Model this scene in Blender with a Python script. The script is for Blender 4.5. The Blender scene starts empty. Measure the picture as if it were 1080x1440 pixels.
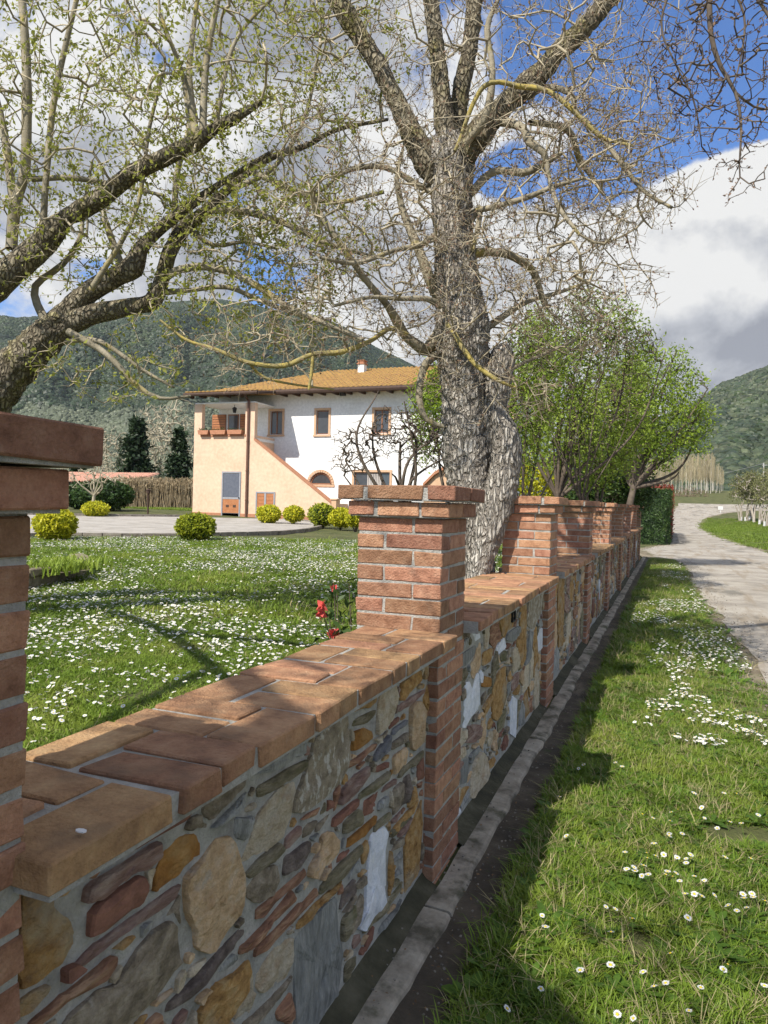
import bpy, math, random
import numpy as np
from mathutils import Vector, Matrix, noise as mnoise

# ------------------------------------------------------------------ camera, light, exposure
S = bpy.context.scene
COL = S.collection
H = 1.62                       # eye height above the foot of the wall
FPX, YAW, PITCH, ROLL = 1027.1, .3762, .0109, .0267
_F = np.array([-math.sin(YAW)*math.cos(PITCH), math.cos(YAW)*math.cos(PITCH), -math.sin(PITCH)])
_r = np.array([math.cos(YAW), math.sin(YAW), 0.0])
_u = np.cross(_r, _F)
_R = _r*math.cos(ROLL) + _u*math.sin(ROLL)
_U = _u*math.cos(ROLL) - _r*math.sin(ROLL)
CAM = np.array([0, 0, H])
cd = bpy.data.cameras.new('camera')
cam = bpy.data.objects.new('camera', cd); COL.objects.link(cam)
cd.sensor_fit = 'VERTICAL'; cd.sensor_height = 36; cd.sensor_width = 27
cd.lens = FPX/1440*36; cd.clip_start = .05; cd.clip_end = 9000
mw = Matrix.Identity(4)
for i in range(3):
    mw[i][0] = _R[i]; mw[i][1] = _U[i]; mw[i][2] = -_F[i]; mw[i][3] = CAM[i]
cam.matrix_world = mw
S.camera = cam

SUN_EL = math.radians(46)
SUN_AZ = math.atan2(-.326, -.946)        # horizontal direction towards the sun (x, y)
sun_dir = Vector((math.cos(SUN_EL)*(-.326), math.cos(SUN_EL)*(-.946), math.sin(SUN_EL))).normalized()
sl = bpy.data.lights.new('sun', 'SUN'); sl.energy = 5.0; sl.angle = math.radians(.5); sl.color = (1, .95, .86)
so = bpy.data.objects.new('sun', sl); COL.objects.link(so)
so.rotation_euler = sun_dir.to_track_quat('Z', 'Y').to_euler()
S.view_settings.view_transform = 'Standard'; S.view_settings.look = 'None'
S.view_settings.gamma = 1; S.view_settings.exposure = .42
S.cycles.max_bounces = 6; S.cycles.diffuse_bounces = 3; S.cycles.transparent_max_bounces = 8
S.cycles.volume_bounces = 0; S.cycles.volume_step_rate = 4

def ray(x, y): return _F + _R*(x-540)/FPX - _U*(y-720)/FPX
def onX(x, y, X): d = ray(x, y); return CAM + d*X/d[0]
def onY(x, y, Y): d = ray(x, y); return CAM + d*Y/d[1]
def onZ(x, y, Z): d = ray(x, y); return CAM + d*(Z-H)/d[2]
def atd(x, y, D): return CAM + ray(x, y)*D
def dirpx(x, y): v = ray(x, y); return v/np.linalg.norm(v)

# ---- world: Nishita sky with procedural clouds laid out by world direction
W = bpy.data.worlds.new('World'); S.world = W; W.use_nodes = True
nt = W.node_tree; nt.nodes.clear()
def N(t, **k):
    n = nt.nodes.new(t)
    for a, b in k.items():
        if a.startswith('i_'):
            n.inputs[a[2:].replace('_', ' ')].default_value = b
        else: setattr(n, a, b)
    return n
def LK(a, b): nt.links.new(a, b)
def MA(op, a, b=None, c=None, clamp=False):
    n = nt.nodes.new('ShaderNodeMath'); n.operation = op; n.use_clamp = clamp
    for i, v in enumerate((a, b, c)):
        if v is None: continue
        if isinstance(v, (int, float)): n.inputs[i].default_value = v
        else: LK(v, n.inputs[i])
    return n.outputs[0]
out = N('ShaderNodeOutputWorld'); bg = N('ShaderNodeBackground')
LK(bg.outputs[0], out.inputs[0])
sky = N('ShaderNodeTexSky', sky_type='NISHITA', sun_disc=False, sun_elevation=SUN_EL, altitude=50, air_density=1.0, dust_density=.6, ozone_density=2.5)
sky.sun_rotation = math.atan2(-.326, -.946)
tc = N('ShaderNodeTexCoord'); gen = tc.outputs['Generated']
def lobe(px, py, rad, p=2.0):
    """soft round patch of sky about a fixed world direction"""
    v = dirpx(px, py)
    d = N('ShaderNodeVectorMath', operation='DISTANCE'); LK(gen, d.inputs[0]); d.inputs[1].default_value = tuple(v)
    q = MA('DIVIDE', d.outputs['Value'], rad); q = MA('POWER', q, p); q = MA('MULTIPLY', q, -1.0)
    return MA('EXPONENT', q)
mp = N('ShaderNodeMapping'); LK(gen, mp.inputs[0]); mp.inputs['Scale'].default_value = (1, 1, 1.25)
n1 = N('ShaderNodeTexNoise', i_Scale=4.6, i_Detail=10, i_Roughness=.54, i_Distortion=.25); LK(mp.outputs[0], n1.inputs['Vector'])
n2 = N('ShaderNodeTexNoise', i_Scale=2.1, i_Detail=6, i_Roughness=.5); LK(mp.outputs[0], n2.inputs['Vector'])
n3 = N('ShaderNodeTexNoise', i_Scale=11, i_Detail=8, i_Roughness=.6); LK(mp.outputs[0], n3.inputs['Vector'])
dens = MA('MULTIPLY_ADD', n1.outputs['Fac'], 2.3, -.58)
for (x, y, r, w) in [(1010, 60, .17, -.60), (960, 190, .12, -.45), (1085, 165, .10, -.45), (900, 255, .07, -.25), (905, 370, .05, .1),
                     (1000, 345, .10, .55), (1085, 335, .12, .6), (1150, 420, .2, .5), (850, 420, .14, .3),
                     (145, 370, .035, -.40), (575, 265, .045, -.32), (330, 180, .05, -.15), (440, 60, .2, .25), (200, 150, .25, .22),
                     (690, 240, .04, -.34), (720, 250, .03, -.3), (620, 420, .2, .25), (100, 300, .1, .1), (470, 255, .04, -.2), (1010, 560, .25, .35), (540,500,.2,.3)]:
    dens = MA('MULTIPLY_ADD', lobe(x, y, r), w, dens)
cr = N('ShaderNodeMapRange', interpolation_type='SMOOTHSTEP'); LK(dens, cr.inputs[0])
cr.inputs[1].default_value = .47; cr.inputs[2].default_value = .64
cmask = cr.outputs[0]
mp2 = N('ShaderNodeVectorMath', operation='ADD'); LK(mp.outputs[0], mp2.inputs[0]); mp2.inputs[1].default_value = (-.015, -.03, .055)
n1b = N('ShaderNodeTexNoise', i_Scale=4.6, i_Detail=10, i_Roughness=.54, i_Distortion=.25); LK(mp2.outputs[0], n1b.inputs['Vector'])
painted_relief = MA('SUBTRACT', n1.outputs['Fac'], n1b.outputs['Fac'])
# cloud tone: white billows, grey bellies, sunward sides painted lighter by offset noise
tone = MA('MULTIPLY_ADD', n2.outputs['Fac'], 1.5, -.25)
tone = MA('MULTIPLY_ADD', n3.outputs['Fac'], .75, tone); tone = MA('SUBTRACT', tone, .2); tone = MA('MULTIPLY_ADD', painted_relief, 3.4, tone)
for (x, y, r, w) in [(1010, 300, .10, .16), (1080, 290, .08, .14), (900, 330, .06, .2), (960, 390, .08, .22), (1060, 400, .10, .22), (930, 500, .12, .02), (1080, 500, .10, -.05), (820, 320, .15, .12), (60, 60, .25, -.05), (500, 60, .15, -.12)]:
    tone = MA('MULTIPLY_ADD', lobe(x, y, r), w, tone)
thick = N('ShaderNodeMapRange', interpolation_type='SMOOTHSTEP'); LK(dens, thick.inputs[0])
thick.inputs[1].default_value = .6; thick.inputs[2].default_value = 1.1; thick.inputs[3].default_value = .12; thick.inputs[4].default_value = -.15
tone = MA('ADD', tone, thick.outputs[0])
ramp = N('ShaderNodeValToRGB'); LK(tone, ramp.inputs[0])
e = ramp.color_ramp.elements
e[0].position = .22; e[0].color = (.37, .39, .45, 1)
e[1].position = .92; e[1].color = (.95, .95, .95, 1)
m_ = ramp.color_ramp.elements.new(.55); m_.color = (.60, .62, .67, 1)
skm = N('ShaderNodeMix', data_type='RGBA', blend_type='MULTIPLY'); skm.inputs[0].default_value = 1
LK(sky.outputs[0], skm.inputs[6]); skm.inputs[7].default_value = (.070, .100, .142, 1)
cmul = N('ShaderNodeMix', data_type='RGBA', blend_type='MULTIPLY'); cmul.inputs[0].default_value = 1
LK(ramp.outputs[0], cmul.inputs[6]); cmul.inputs[7].default_value = (.70, .70, .69, 1)
mx = N('ShaderNodeMix', data_type='RGBA'); LK(cmask, mx.inputs[0]); LK(skm.outputs[2], mx.inputs[6]); LK(cmul.outputs[2], mx.inputs[7])
LK(mx.outputs[2], bg.inputs[0]); bg.inputs[1].default_value = 1.0
W.cycles.sampling_method = 'MANUAL'; W.cycles.sample_map_resolution = 512

# ------------------------------------------------------------------ helpers
rnd = random.Random(7)
npr = np.random.RandomState(11)

def new_mesh(name, v, f, mats=(), smooth=False, mi=None):
    me = bpy.data.meshes.new(name)
    v = np.asarray(v, dtype=np.float32).reshape(-1, 3)
    if isinstance(f, np.ndarray):
        nf, k = f.shape
        me.vertices.add(len(v)); me.vertices.foreach_set('co', v.ravel())
        me.loops.add(nf*k); me.loops.foreach_set('vertex_index', f.astype(np.int32).ravel())
        me.polygons.add(nf); me.polygons.foreach_set('loop_start', np.arange(0, nf*k, k, dtype=np.int32))
        me.update(calc_edges=True)
    else:
        me.from_pydata([tuple(map(float, p)) for p in v], [], f); me.update()
    for m in mats: me.materials.append(m)
    if mi is not None: me.polygons.foreach_set('material_index', np.asarray(mi, dtype=np.int32))
    if smooth: me.polygons.foreach_set('use_smooth', np.ones(len(me.polygons), dtype=bool))
    me.update()
    return me
def link(name, me, parent=None, loc=None, rot=None, kind=None):
    o = bpy.data.objects.new(name, me); COL.objects.link(o)
    if parent is not None: o.parent = parent
    if loc is not None: o.location = tuple(map(float, loc))
    if rot is not None: o.rotation_euler = rot
    if kind: o['kind'] = kind
    return o
def thing(name, label, cat, loc=(0, 0, 0), rotz=0, group=None):
    o = bpy.data.objects.new(name, None); COL.objects.link(o)
    o.location = tuple(map(float, loc)); o.rotation_euler = (0, 0, rotz); o.empty_display_size = .2
    o['label'] = label; o['category'] = cat
    if group: o['group'] = group
    return o
def tag(o, label, cat, group=None):
    o['label'] = label; o['category'] = cat
    if group: o['group'] = group
    return o
def copy_tree(o, parent=None, loc=None, rotz=None, scale=None, label=None):
    c = o.copy(); COL.objects.link(c)
    if parent is not None: c.parent = parent
    if loc is not None: c.location = tuple(map(float, loc))
    if rotz is not None: c.rotation_euler = (0, 0, rotz)
    if scale is not None: c.scale = scale
    if label: c['label'] = label
    for ch in list(o.children): copy_tree(ch, c)
    return c

class MB:
    def __init__(s): s.v = []; s.f = []; s.mi = []
    def add(s, v, f, mi=0):
        n = len(s.v); s.v += [tuple(p) for p in v]; s.f += [tuple(i+n for i in q) for q in f]; s.mi += [mi]*len(f); return s
    def box(s, a, b, mi=0):
        (x0, y0, z0), (x1, y1, z1) = a, b
        v = [(x0,y0,z0),(x1,y0,z0),(x1,y1,z0),(x0,y1,z0),(x0,y0,z1),(x1,y0,z1),(x1,y1,z1),(x0,y1,z1)]
        return s.add(v, [(0,3,2,1),(4,5,6,7),(0,1,5,4),(1,2,6,5),(2,3,7,6),(3,0,4,7)], mi)
    def cbox(s, a, b, c=.003, mi=0, jit=0, seed=0):
        v, f = cbox_geo(a, b, c, jit, seed); return s.add(v, f, mi)
    def prism(s, poly, y0, y1, mi=0):
        """poly: list of (x, z), extruded along y"""
        n = len(poly); v = [(x, y0, z) for x, z in poly]+[(x, y1, z) for x, z in poly]
        f = [tuple(range(n)), tuple(range(2*n-1, n-1, -1))]+[(i, i+n, (i+1) % n+n, (i+1) % n) for i in range(n)]
        return s.add(v, f, mi)
    def cyl(s, p0, p1, r0, r1=None, n=10, mi=0):
        r1 = r0 if r1 is None else r1
        p0 = np.array(p0, float); p1 = np.array(p1, float); d = p1-p0; d /= np.linalg.norm(d)
        a = np.cross(d, [0, 0, 1] if abs(d[2]) < .9 else [1, 0, 0]); a /= np.linalg.norm(a); b = np.cross(d, a)
        v = [p0+(a*math.cos(t)+b*math.sin(t))*r0 for t in [i*2*math.pi/n for i in range(n)]]
        v += [p1+(a*math.cos(t)+b*math.sin(t))*r1 for t in [i*2*math.pi/n for i in range(n)]]
        f = [(i, (i+1) % n, (i+1) % n+n, i+n) for i in range(n)]+[tuple(range(n))[::-1], tuple(range(n, 2*n))]
        return s.add(v, f, mi)
    def mesh(s, name, mats, smooth=False): return new_mesh(name, s.v, s.f, mats, smooth, s.mi)
    def build(s, name, mats, parent=None, kind=None, smooth=False):
        if not isinstance(mats, (list, tuple)): mats = [mats]
        return link(name, s.mesh(name, mats, smooth), parent, kind=kind)

def cbox_geo(a, b, c=.003, jit=0, seed=0):
    rr = random.Random(seed)
    (x0, y0, z0), (x1, y1, z1) = a, b
    V = []; idx = {}
    for ix, x in enumerate((x0, x1)):
        for iy, y in enumerate((y0, y1)):
            for iz, z in enumerate((z0, z1)):
                sx, sy, sz = (1-2*ix), (1-2*iy), (1-2*iz)
                j = [rr.uniform(-jit, jit) for _ in range(3)]
                p = (x+j[0], y+j[1], z+j[2])
                for ax in range(3):
                    q = [p[0]+sx*c, p[1]+sy*c, p[2]+sz*c]; q[ax] = p[ax]
                    idx[(ix, iy, iz, ax)] = len(V); V.append(tuple(q))
    F = []
    def g(ix, iy, iz, ax): return idx[(ix, iy, iz, ax)]
    F.append((g(0,0,0,0), g(0,0,1,0), g(0,1,1,0), g(0,1,0,0))); F.append((g(1,0,0,0), g(1,1,0,0), g(1,1,1,0), g(1,0,1,0)))
    F.append((g(0,0,0,1), g(1,0,0,1), g(1,0,1,1), g(0,0,1,1))); F.append((g(0,1,0,1), g(0,1,1,1), g(1,1,1,1), g(1,1,0,1)))
    F.append((g(0,0,0,2), g(0,1,0,2), g(1,1,0,2), g(1,0,0,2))); F.append((g(0,0,1,2), g(1,0,1,2), g(1,1,1,2), g(0,1,1,2)))
    for i in (0, 1):
        for j in (0, 1):
            F.append((g(0,i,j,1), g(1,i,j,1), g(1,i,j,2), g(0,i,j,2)) if i != j else (g(0,i,j,2), g(1,i,j,2), g(1,i,j,1), g(0,i,j,1)))
            F.append((g(i,0,j,2), g(i,1,j,2), g(i,1,j,0), g(i,0,j,0)) if i != j else (g(i,0,j,0), g(i,1,j,0), g(i,1,j,2), g(i,0,j,2)))
            F.append((g(i,j,0,0), g(i,j,1,0), g(i,j,1,1), g(i,j,0,1)) if i != j else (g(i,j,0,1), g(i,j,1,1), g(i,j,1,0), g(i,j,0,0)))
    for i in (0, 1):
        for j in (0, 1):
            for k in (0, 1):
                t = (g(i,j,k,0), g(i,j,k,1), g(i,j,k,2))
                F.append(t if (i+j+k) % 2 else t[::-1])
    return V, F

# ---- materials
def mat(name, cols, scale=8, detail=6, rough=.85, bump=.3, bscale=40, bdist=.01, rand=0., hrand=0., coord='Object', stretch=(1, 1, 1),
        extra=None, transl=0., vor=None, spec=.3, metallic=0., dist=0.):
    m = bpy.data.materials.new(name); m.use_nodes = True; t = m.node_tree; t.nodes.clear()
    def n(ty, **k):
        q = t.nodes.new(ty)
        for a, b in k.items():
            if a.startswith('i_'): q.inputs[a[2:].replace('_', ' ')].default_value = b
            else: setattr(q, a, b)
        return q
    L = t.links.new
    o = n('ShaderNodeOutputMaterial'); p = n('ShaderNodeBsdfPrincipled'); L(p.outputs[0], o.inputs[0])
    p.inputs['Roughness'].default_value = rough; p.inputs['Metallic'].default_value = metallic
    p.inputs['Specular IOR Level'].default_value = spec
    oi = n('ShaderNodeObjectInfo')
    if coord == 'World': src = n('ShaderNodeNewGeometry').outputs['Position']
    else: src = n('ShaderNodeTexCoord').outputs['Object']
    vm = n('ShaderNodeVectorMath', operation='MULTIPLY'); L(src, vm.inputs[0]); vm.inputs[1].default_value = stretch
    if coord == 'Object':
        sc = n('ShaderNodeVectorMath', operation='SCALE'); sc.inputs[0].default_value = (37, 17, 23); L(oi.outputs['Random'], sc.inputs['Scale'])
        va = n('ShaderNodeVectorMath', operation='ADD'); L(vm.outputs[0], va.inputs[0]); L(sc.outputs[0], va.inputs[1]); vec = va.outputs[0]
    else: vec = vm.outputs[0]
    no = n('ShaderNodeTexNoise', i_Scale=scale, i_Detail=detail, i_Roughness=.6, i_Distortion=dist); L(vec, no.inputs['Vector'])
    mr = n('ShaderNodeMapRange'); L(no.outputs['Fac'], mr.inputs[0]); mr.inputs[1].default_value = .28; mr.inputs[2].default_value = .72
    r = n('ShaderNodeValToRGB'); L(mr.outputs[0], r.inputs[0])
    el = r.color_ramp.elements
    while len(el) < len(cols): el.new(.5)
    for i, c in enumerate(cols):
        el[i].position = i/max(1, len(cols)-1); el[i].color = (*c, 1)
    colr = r.outputs[0]
    n2 = n('ShaderNodeTexNoise', i_Scale=scale*7, i_Detail=4); L(vec, n2.inputs['Vector'])
    hs = n('ShaderNodeHueSaturation'); L(colr, hs.inputs['Color'])
    mm = n('ShaderNodeMath', operation='MULTIPLY_ADD'); L(n2.outputs['Fac'], mm.inputs[0]); mm.inputs[1].default_value = .5; mm.inputs[2].default_value = .75
    if rand:
        ma = n('ShaderNodeMath', operation='MULTIPLY_ADD'); L(oi.outputs['Random'], ma.inputs[0]); ma.inputs[1].default_value = 2*rand; ma.inputs[2].default_value = 1-rand
        mb = n('ShaderNodeMath', operation='MULTIPLY'); L(mm.outputs[0], mb.inputs[0]); L(ma.outputs[0], mb.inputs[1]); L(mb.outputs[0], hs.inputs['Value'])
    else: L(mm.outputs[0], hs.inputs['Value'])
    if hrand:
        wn = n('ShaderNodeTexWhiteNoise', noise_dimensions='1D'); L(oi.outputs['Random'], wn.inputs['W'])
        ma = n('ShaderNodeMath', operation='MULTIPLY_ADD'); L(wn.outputs['Value'], ma.inputs[0]); ma.inputs[1].default_value = 2*hrand; ma.inputs[2].default_value = .5-hrand
        L(ma.outputs[0], hs.inputs['Hue'])
    c_out = hs.outputs[0]
    if extra:                                     # list of (colour, noise scale, low, high, strength, stretch): blotches laid over
        for (ec, es, lo, hi, st, est) in extra:
            vv = n('ShaderNodeVectorMath', operation='MULTIPLY'); L(vec, vv.inputs[0]); vv.inputs[1].default_value = est
            ne = n('ShaderNodeTexNoise', i_Scale=es, i_Detail=6, i_Roughness=.62); L(vv.outputs[0], ne.inputs['Vector'])
            me_ = n('ShaderNodeMapRange'); L(ne.outputs['Fac'], me_.inputs[0]); me_.inputs[1].default_value = lo; me_.inputs[2].default_value = hi
            me_.inputs[4].default_value = st
            mi_ = n('ShaderNodeMix', data_type='RGBA'); L(me_.outputs[0], mi_.inputs[0]); L(c_out, mi_.inputs[6]); mi_.inputs[7].default_value = (*ec, 1)
            c_out = mi_.outputs[2]
    if bump:
        nb = n('ShaderNodeTexNoise', i_Scale=bscale, i_Detail=8, i_Roughness=.65); L(vec, nb.inputs['Vector'])
        hgt = nb.outputs['Fac']
        if vor:                                   # (scale, strength, darkening): cracks / bark plates
            nv = n('ShaderNodeTexNoise', i_Scale=vor[0]*.8, i_Detail=3); L(vec, nv.inputs['Vector'])
            vx = n('ShaderNodeVectorMath', operation='SCALE'); L(nv.outputs['Color'], vx.inputs[0]); vx.inputs['Scale'].default_value = .9/vor[0]
            vy = n('ShaderNodeVectorMath', operation='ADD'); L(vec, vy.inputs[0]); L(vx.outputs[0], vy.inputs[1])
            vo = n('ShaderNodeTexVoronoi', feature='DISTANCE_TO_EDGE', i_Scale=vor[0]); L(vy.outputs[0], vo.inputs['Vector'])
            mv = n('ShaderNodeMapRange', interpolation_type='SMOOTHSTEP'); L(vo.outputs['Distance'], mv.inputs[0]); mv.inputs[1].default_value = .02; mv.inputs[2].default_value = .25
            mh = n('ShaderNodeMath', operation='MULTIPLY_ADD'); L(mv.outputs[0], mh.inputs[0]); mh.inputs[1].default_value = vor[1]; L(nb.outputs['Fac'], mh.inputs[2]); hgt = mh.outputs[0]
            md = n('ShaderNodeMix', data_type='RGBA', blend_type='MULTIPLY'); inv = n('ShaderNodeMath', operation='MULTIPLY_ADD'); L(mv.outputs[0], inv.inputs[0]); inv.inputs[1].default_value = -vor[2]; inv.inputs[2].default_value = vor[2]
            L(inv.outputs[0], md.inputs[0]); L(c_out, md.inputs[6]); md.inputs[7].default_value = (.18, .15, .13, 1); c_out = md.outputs[2]
        bu = n('ShaderNodeBump', i_Strength=bump, i_Distance=bdist); L(hgt, bu.inputs['Height']); L(bu.outputs[0], p.inputs['Normal'])
    L(c_out, p.inputs['Base Color'])
    if transl:
        tr = n('ShaderNodeBsdfTranslucent'); L(c_out, tr.inputs[0]); ms = n('ShaderNodeMixShader'); ms.inputs[0].default_value = transl
        L(p.outputs[0], ms.inputs[1]); L(tr.outputs[0], ms.inputs[2]); L(ms.outputs[0], o.inputs[0])
    return m
I3 = (1, 1, 1)
M = {}
M['brick'] = mat('brick', [(.25, .12, .07), (.39, .20, .12), (.47, .27, .17)], scale=26, rough=.95, bump=1, bscale=120, bdist=.012, rand=.30, hrand=.010,
                 extra=[((.13, .07, .05), 14, .60, .78, .6, (.5, .5, 1.6)), ((.46, .36, .28), 22, .62, .8, .35, I3)])
M['tile'] = mat('tile', [(.25, .13, .07), (.40, .22, .115), (.49, .30, .165)], scale=16, rough=.95, bump=1, bscale=110, bdist=.012, rand=.24, hrand=.012,
                extra=[((.15, .10, .065), 7, .52, .72, .7, I3), ((.50, .42, .33), 17, .66, .8, .35, I3)])
M['mortar'] = mat('mortar', [(.27, .26, .235), (.40, .385, .345), (.50, .48, .435)], scale=14, rough=.95, bump=1, bscale=110, bdist=.012, coord='World',
                  extra=[((.10, .11, .06), 5, .56, .74, .6, (1, 1, .5))])
def stone(name, cols, **k):
    cols = [tuple(min(.72, q*1.22) for q in c) for c in cols]
    d = dict(scale=22, rough=.92, bump=1, bscale=75, bdist=.022, vor=(9, .22, .10), rand=.15, stretch=(1, 1, 1.4)); d.update(k); return mat(name, cols, **d)
SM = {
 'O': stone('ochre_stone', [(.20, .10, .035), (.40, .23, .08), (.48, .34, .17)], extra=[((.50, .45, .34), 6, .5, .7, .7, I3)]),
 'A': stone('amber_stone', [(.16, .06, .02), (.38, .18, .045), (.46, .30, .13)], scale=7),
 'C': stone('cream_stone', [(.36, .27, .17), (.50, .42, .30), (.56, .50, .40)], extra=[((.42, .22, .10), 8, .58, .74, .6, I3)]),
 'N': stone('tan_stone', [(.36, .24, .13), (.52, .36, .21), (.55, .44, .31)], bscale=45, extra=[((.45, .44, .42), 7, .58, .7, .7, I3), ((.45, .27, .13), 16, .55, .7, .5, I3)]),
 'R': stone('rose_stone', [(.20, .11, .085), (.31, .20, .16), (.44, .34, .28)], stretch=(1, .5, 2)),
 'B': stone('red_stone', [(.12, .055, .038), (.22, .105, .07)], bump=.4, bscale=70),
 'T': stone('rust_stone', [(.12, .06, .04), (.26, .135, .08), (.40, .26, .16)], stretch=(1, .5, 2.4), bscale=22),
 'M': stone('mossy_stone', [(.12, .105, .055), (.23, .195, .12), (.34, .30, .215)], stretch=(1, .6, 2), extra=[((.11, .125, .03), 7, .54, .68, .5, I3)]),
 'G': stone('grey_stone', [(.16, .16, .15), (.27, .27, .25), (.38, .37, .34)], stretch=(1, 1.8, .5), bscale=45),
 'K': stone('brown_stone', [(.10, .08, .055), (.21, .17, .12), (.34, .29, .22)], bscale=38, extra=[((.50, .46, .39), 24, .60, .70, .5, (1, 1.5, .6))]),
 'V': stone('veined_stone', [(.14, .11, .075), (.24, .20, .14), (.32, .27, .20)], bscale=30, extra=[((.60, .57, .50), 20, .53, .60, .8, (1, 1.6, .6))]),
 'W': stone('white_marble', [(.42, .44, .47), (.54, .55, .58), (.62, .63, .64)], bump=.35, bscale=18, rand=.06, extra=[((.36, .42, .53), 5, .55, .66, .5, (1, 2, .5))]),
 'S': stone('slate', [(.09, .09, .10), (.17, .17, .18), (.25, .24, .24)]),
 'P': stone('purple_stone', [(.08, .06, .05), (.16, .125, .105), (.26, .21, .175)]),
}

# ---- terrain
def sst(a, b, x):
    t = np.clip((x-a)/(b-a), 0, 1); return t*t*(3-2*t)
def ground(x, y, gutter=False):
    x = np.asarray(x, float); y = np.asarray(y, float)
    rise = np.where(y < 75, 0, np.where(y < 108, .0011*(y-75)**2, 1.198+.0726*(y-108)))
    rise = np.minimum(rise, 6+.002*y)
    right = .0045*np.clip(y, -5, 60)+rise
    left = .44+.0125*np.clip(y, 0, 32)-.018*(np.clip(x, -26, -10)+18)*sst(12, 30, y)+rise*.6
    w = sst(24.2, 34, y)
    c = -1.08-3.0*w; hw = .10+2.9*w
    s = 1-sst(c-hw, c+hw, x)
    z = right+(left-right)*s
    if gutter:
        z = z-.03*((x > -.805) & (x < -.565) & (y < 26))
    far = sst(60, 300, np.hypot(x, y)) * sst(20, 120, -x)
    return z+far*4
def gz(x, y): return float(ground(x, y))

M['soil'] = mat('meadow', [(.05, .05, .022), (.085, .095, .03), (.14, .13, .055)], scale=1.3, coord='World', rough=1, bump=.9, bscale=30, bdist=.03,
                extra=[((.16, .125, .07), 1.1, .58, .72, .6, I3)])
xs = np.unique(np.concatenate([np.linspace(-30, -1.35, 60), [-1.25, -1.18, -1.08, -.98, -.94, -.81, -.80, -.57, -.56, -.5], np.linspace(-.4, 5, 28), np.linspace(6, 40, 24),
                               np.geomspace(45, 3500, 30), -np.geomspace(34, 3500, 32)]))
ys = np.unique(np.concatenate([np.linspace(-20, -1, 8), np.linspace(0, 45, 110), np.linspace(46, 200, 78), np.geomspace(210, 3800, 26)]))
X, Y = np.meshgrid(xs, ys); Z = ground(X, Y, True)
nx, ny = len(xs), len(ys)
bumpz = np.array([[0.0]*nx]*ny)
msk = (np.abs(X+.75) > .35)
Z = Z + msk*.015*np.sin(X*3.1+np.sin(Y*2.3))*np.cos(Y*2.7)*(np.hypot(X, Y) < 60)
V = np.stack([X, Y, Z], -1).reshape(-1, 3)
i = np.arange(nx*ny).reshape(ny, nx)
Fq = np.stack([i[:-1, :-1], i[:-1, 1:], i[1:, 1:], i[1:, :-1]], -1).reshape(-1, 4)
g = link('ground', new_mesh('ground', V, Fq, [M['soil']], True), kind='structure')

def ribbon(name, left, right, ysamp, m, dz, xs_n=6, kind='structure', seam=0., zfun=None, jit=.0, seed=3):
    """sheet between two edges x=left(y), x=right(y), following the ground"""
    rr = np.random.RandomState(seed); v = []
    for y in ysamp:
        a = left(y)+rr.uniform(-jit, jit)+.6*jit*math.sin(y*1.7); b = right(y)+rr.uniform(-jit, jit)+.6*jit*math.sin(y*1.3+2)
        for k in range(xs_n):
            x = a+(b-a)*k/(xs_n-1); z = (zfun(x, y) if zfun else gz(x, y))+dz
            v.append((x, y, z))
    n = len(ysamp); f = [(j*xs_n+k, j*xs_n+k+1, (j+1)*xs_n+k+1, (j+1)*xs_n+k) for j in range(n-1) for k in range(xs_n-1)]
    return link(name, new_mesh(name, v, f, [m], True), kind=kind)
def lerp_tab(tab):
    ysx = [a for a, b in tab]; vs = [b for a, b in tab]
    return lambda y: float(np.interp(y, ysx, vs))
M['asphalt'] = mat('worn_asphalt', [(.21, .185, .155), (.34, .305, .255), (.42, .385, .33)], scale=.9, coord='World', rough=.95, bump=.8, bscale=60, bdist=.012,
                   extra=[((.13, .12, .10), .9, .54, .62, .75, (1, .4, 1)), ((.24, .19, .13), 2.6, .52, .66, .7, (1.6, .18, 1)), ((.46, .42, .36), 30, .60, .70, .6, I3)])
M['dirt'] = mat('dirt', [(.13, .105, .07), (.22, .18, .125), (.30, .26, .19)], scale=2.5, coord='World', rough=1, bump=.9, bscale=50, bdist=.02,
                extra=[((.09, .11, .03), 2.3, .5, .62, .8, I3)])
rl = lerp_tab([(0, 1.30), (5, 1.05), (7, .92), (12, .68), (16, .50), (22, .38), (24.5, .1), (26, -.9), (30, -1.0), (34, -.1), (36, 0), (100, 0), (112, .2), (122, .8), (128, 4), (133, 20)])
rrt = lerp_tab([(0, 3.7), (26, 3.7), (31, 3.4), (38, 2.9), (50, 2.25), (70, 2.2), (85, 2.7), (95, 3.3), (102, 4.2), (110, 6.6), (116, 10), (120, 24)])
ysr = np.concatenate([np.arange(-6, 40, .35), np.arange(40, 134, 1.0)])
ribbon('dirt_edge', lambda y: rl(y)-.40, lambda y: rrt(y)+.35, ysr, M['dirt'], .012, 8, jit=.13, seed=4)
ribbon('road', rl, rrt, ysr, M['asphalt'], .022, 8, jit=.07)
# far cross stretch of the road where it bends right
v = []; 
for k in range(24):
    x = .8+k*2.0; ya = 120+.05*k*k*.3; v += [(x, ya, gz(x, ya)+.05), (x, ya+9, gz(x, ya+9)+.05)]
link('road', new_mesh('road', v, [(2*k, 2*k+2, 2*k+3, 2*k+1) for k in range(23)], [M['asphalt']]), kind='structure')

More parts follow.
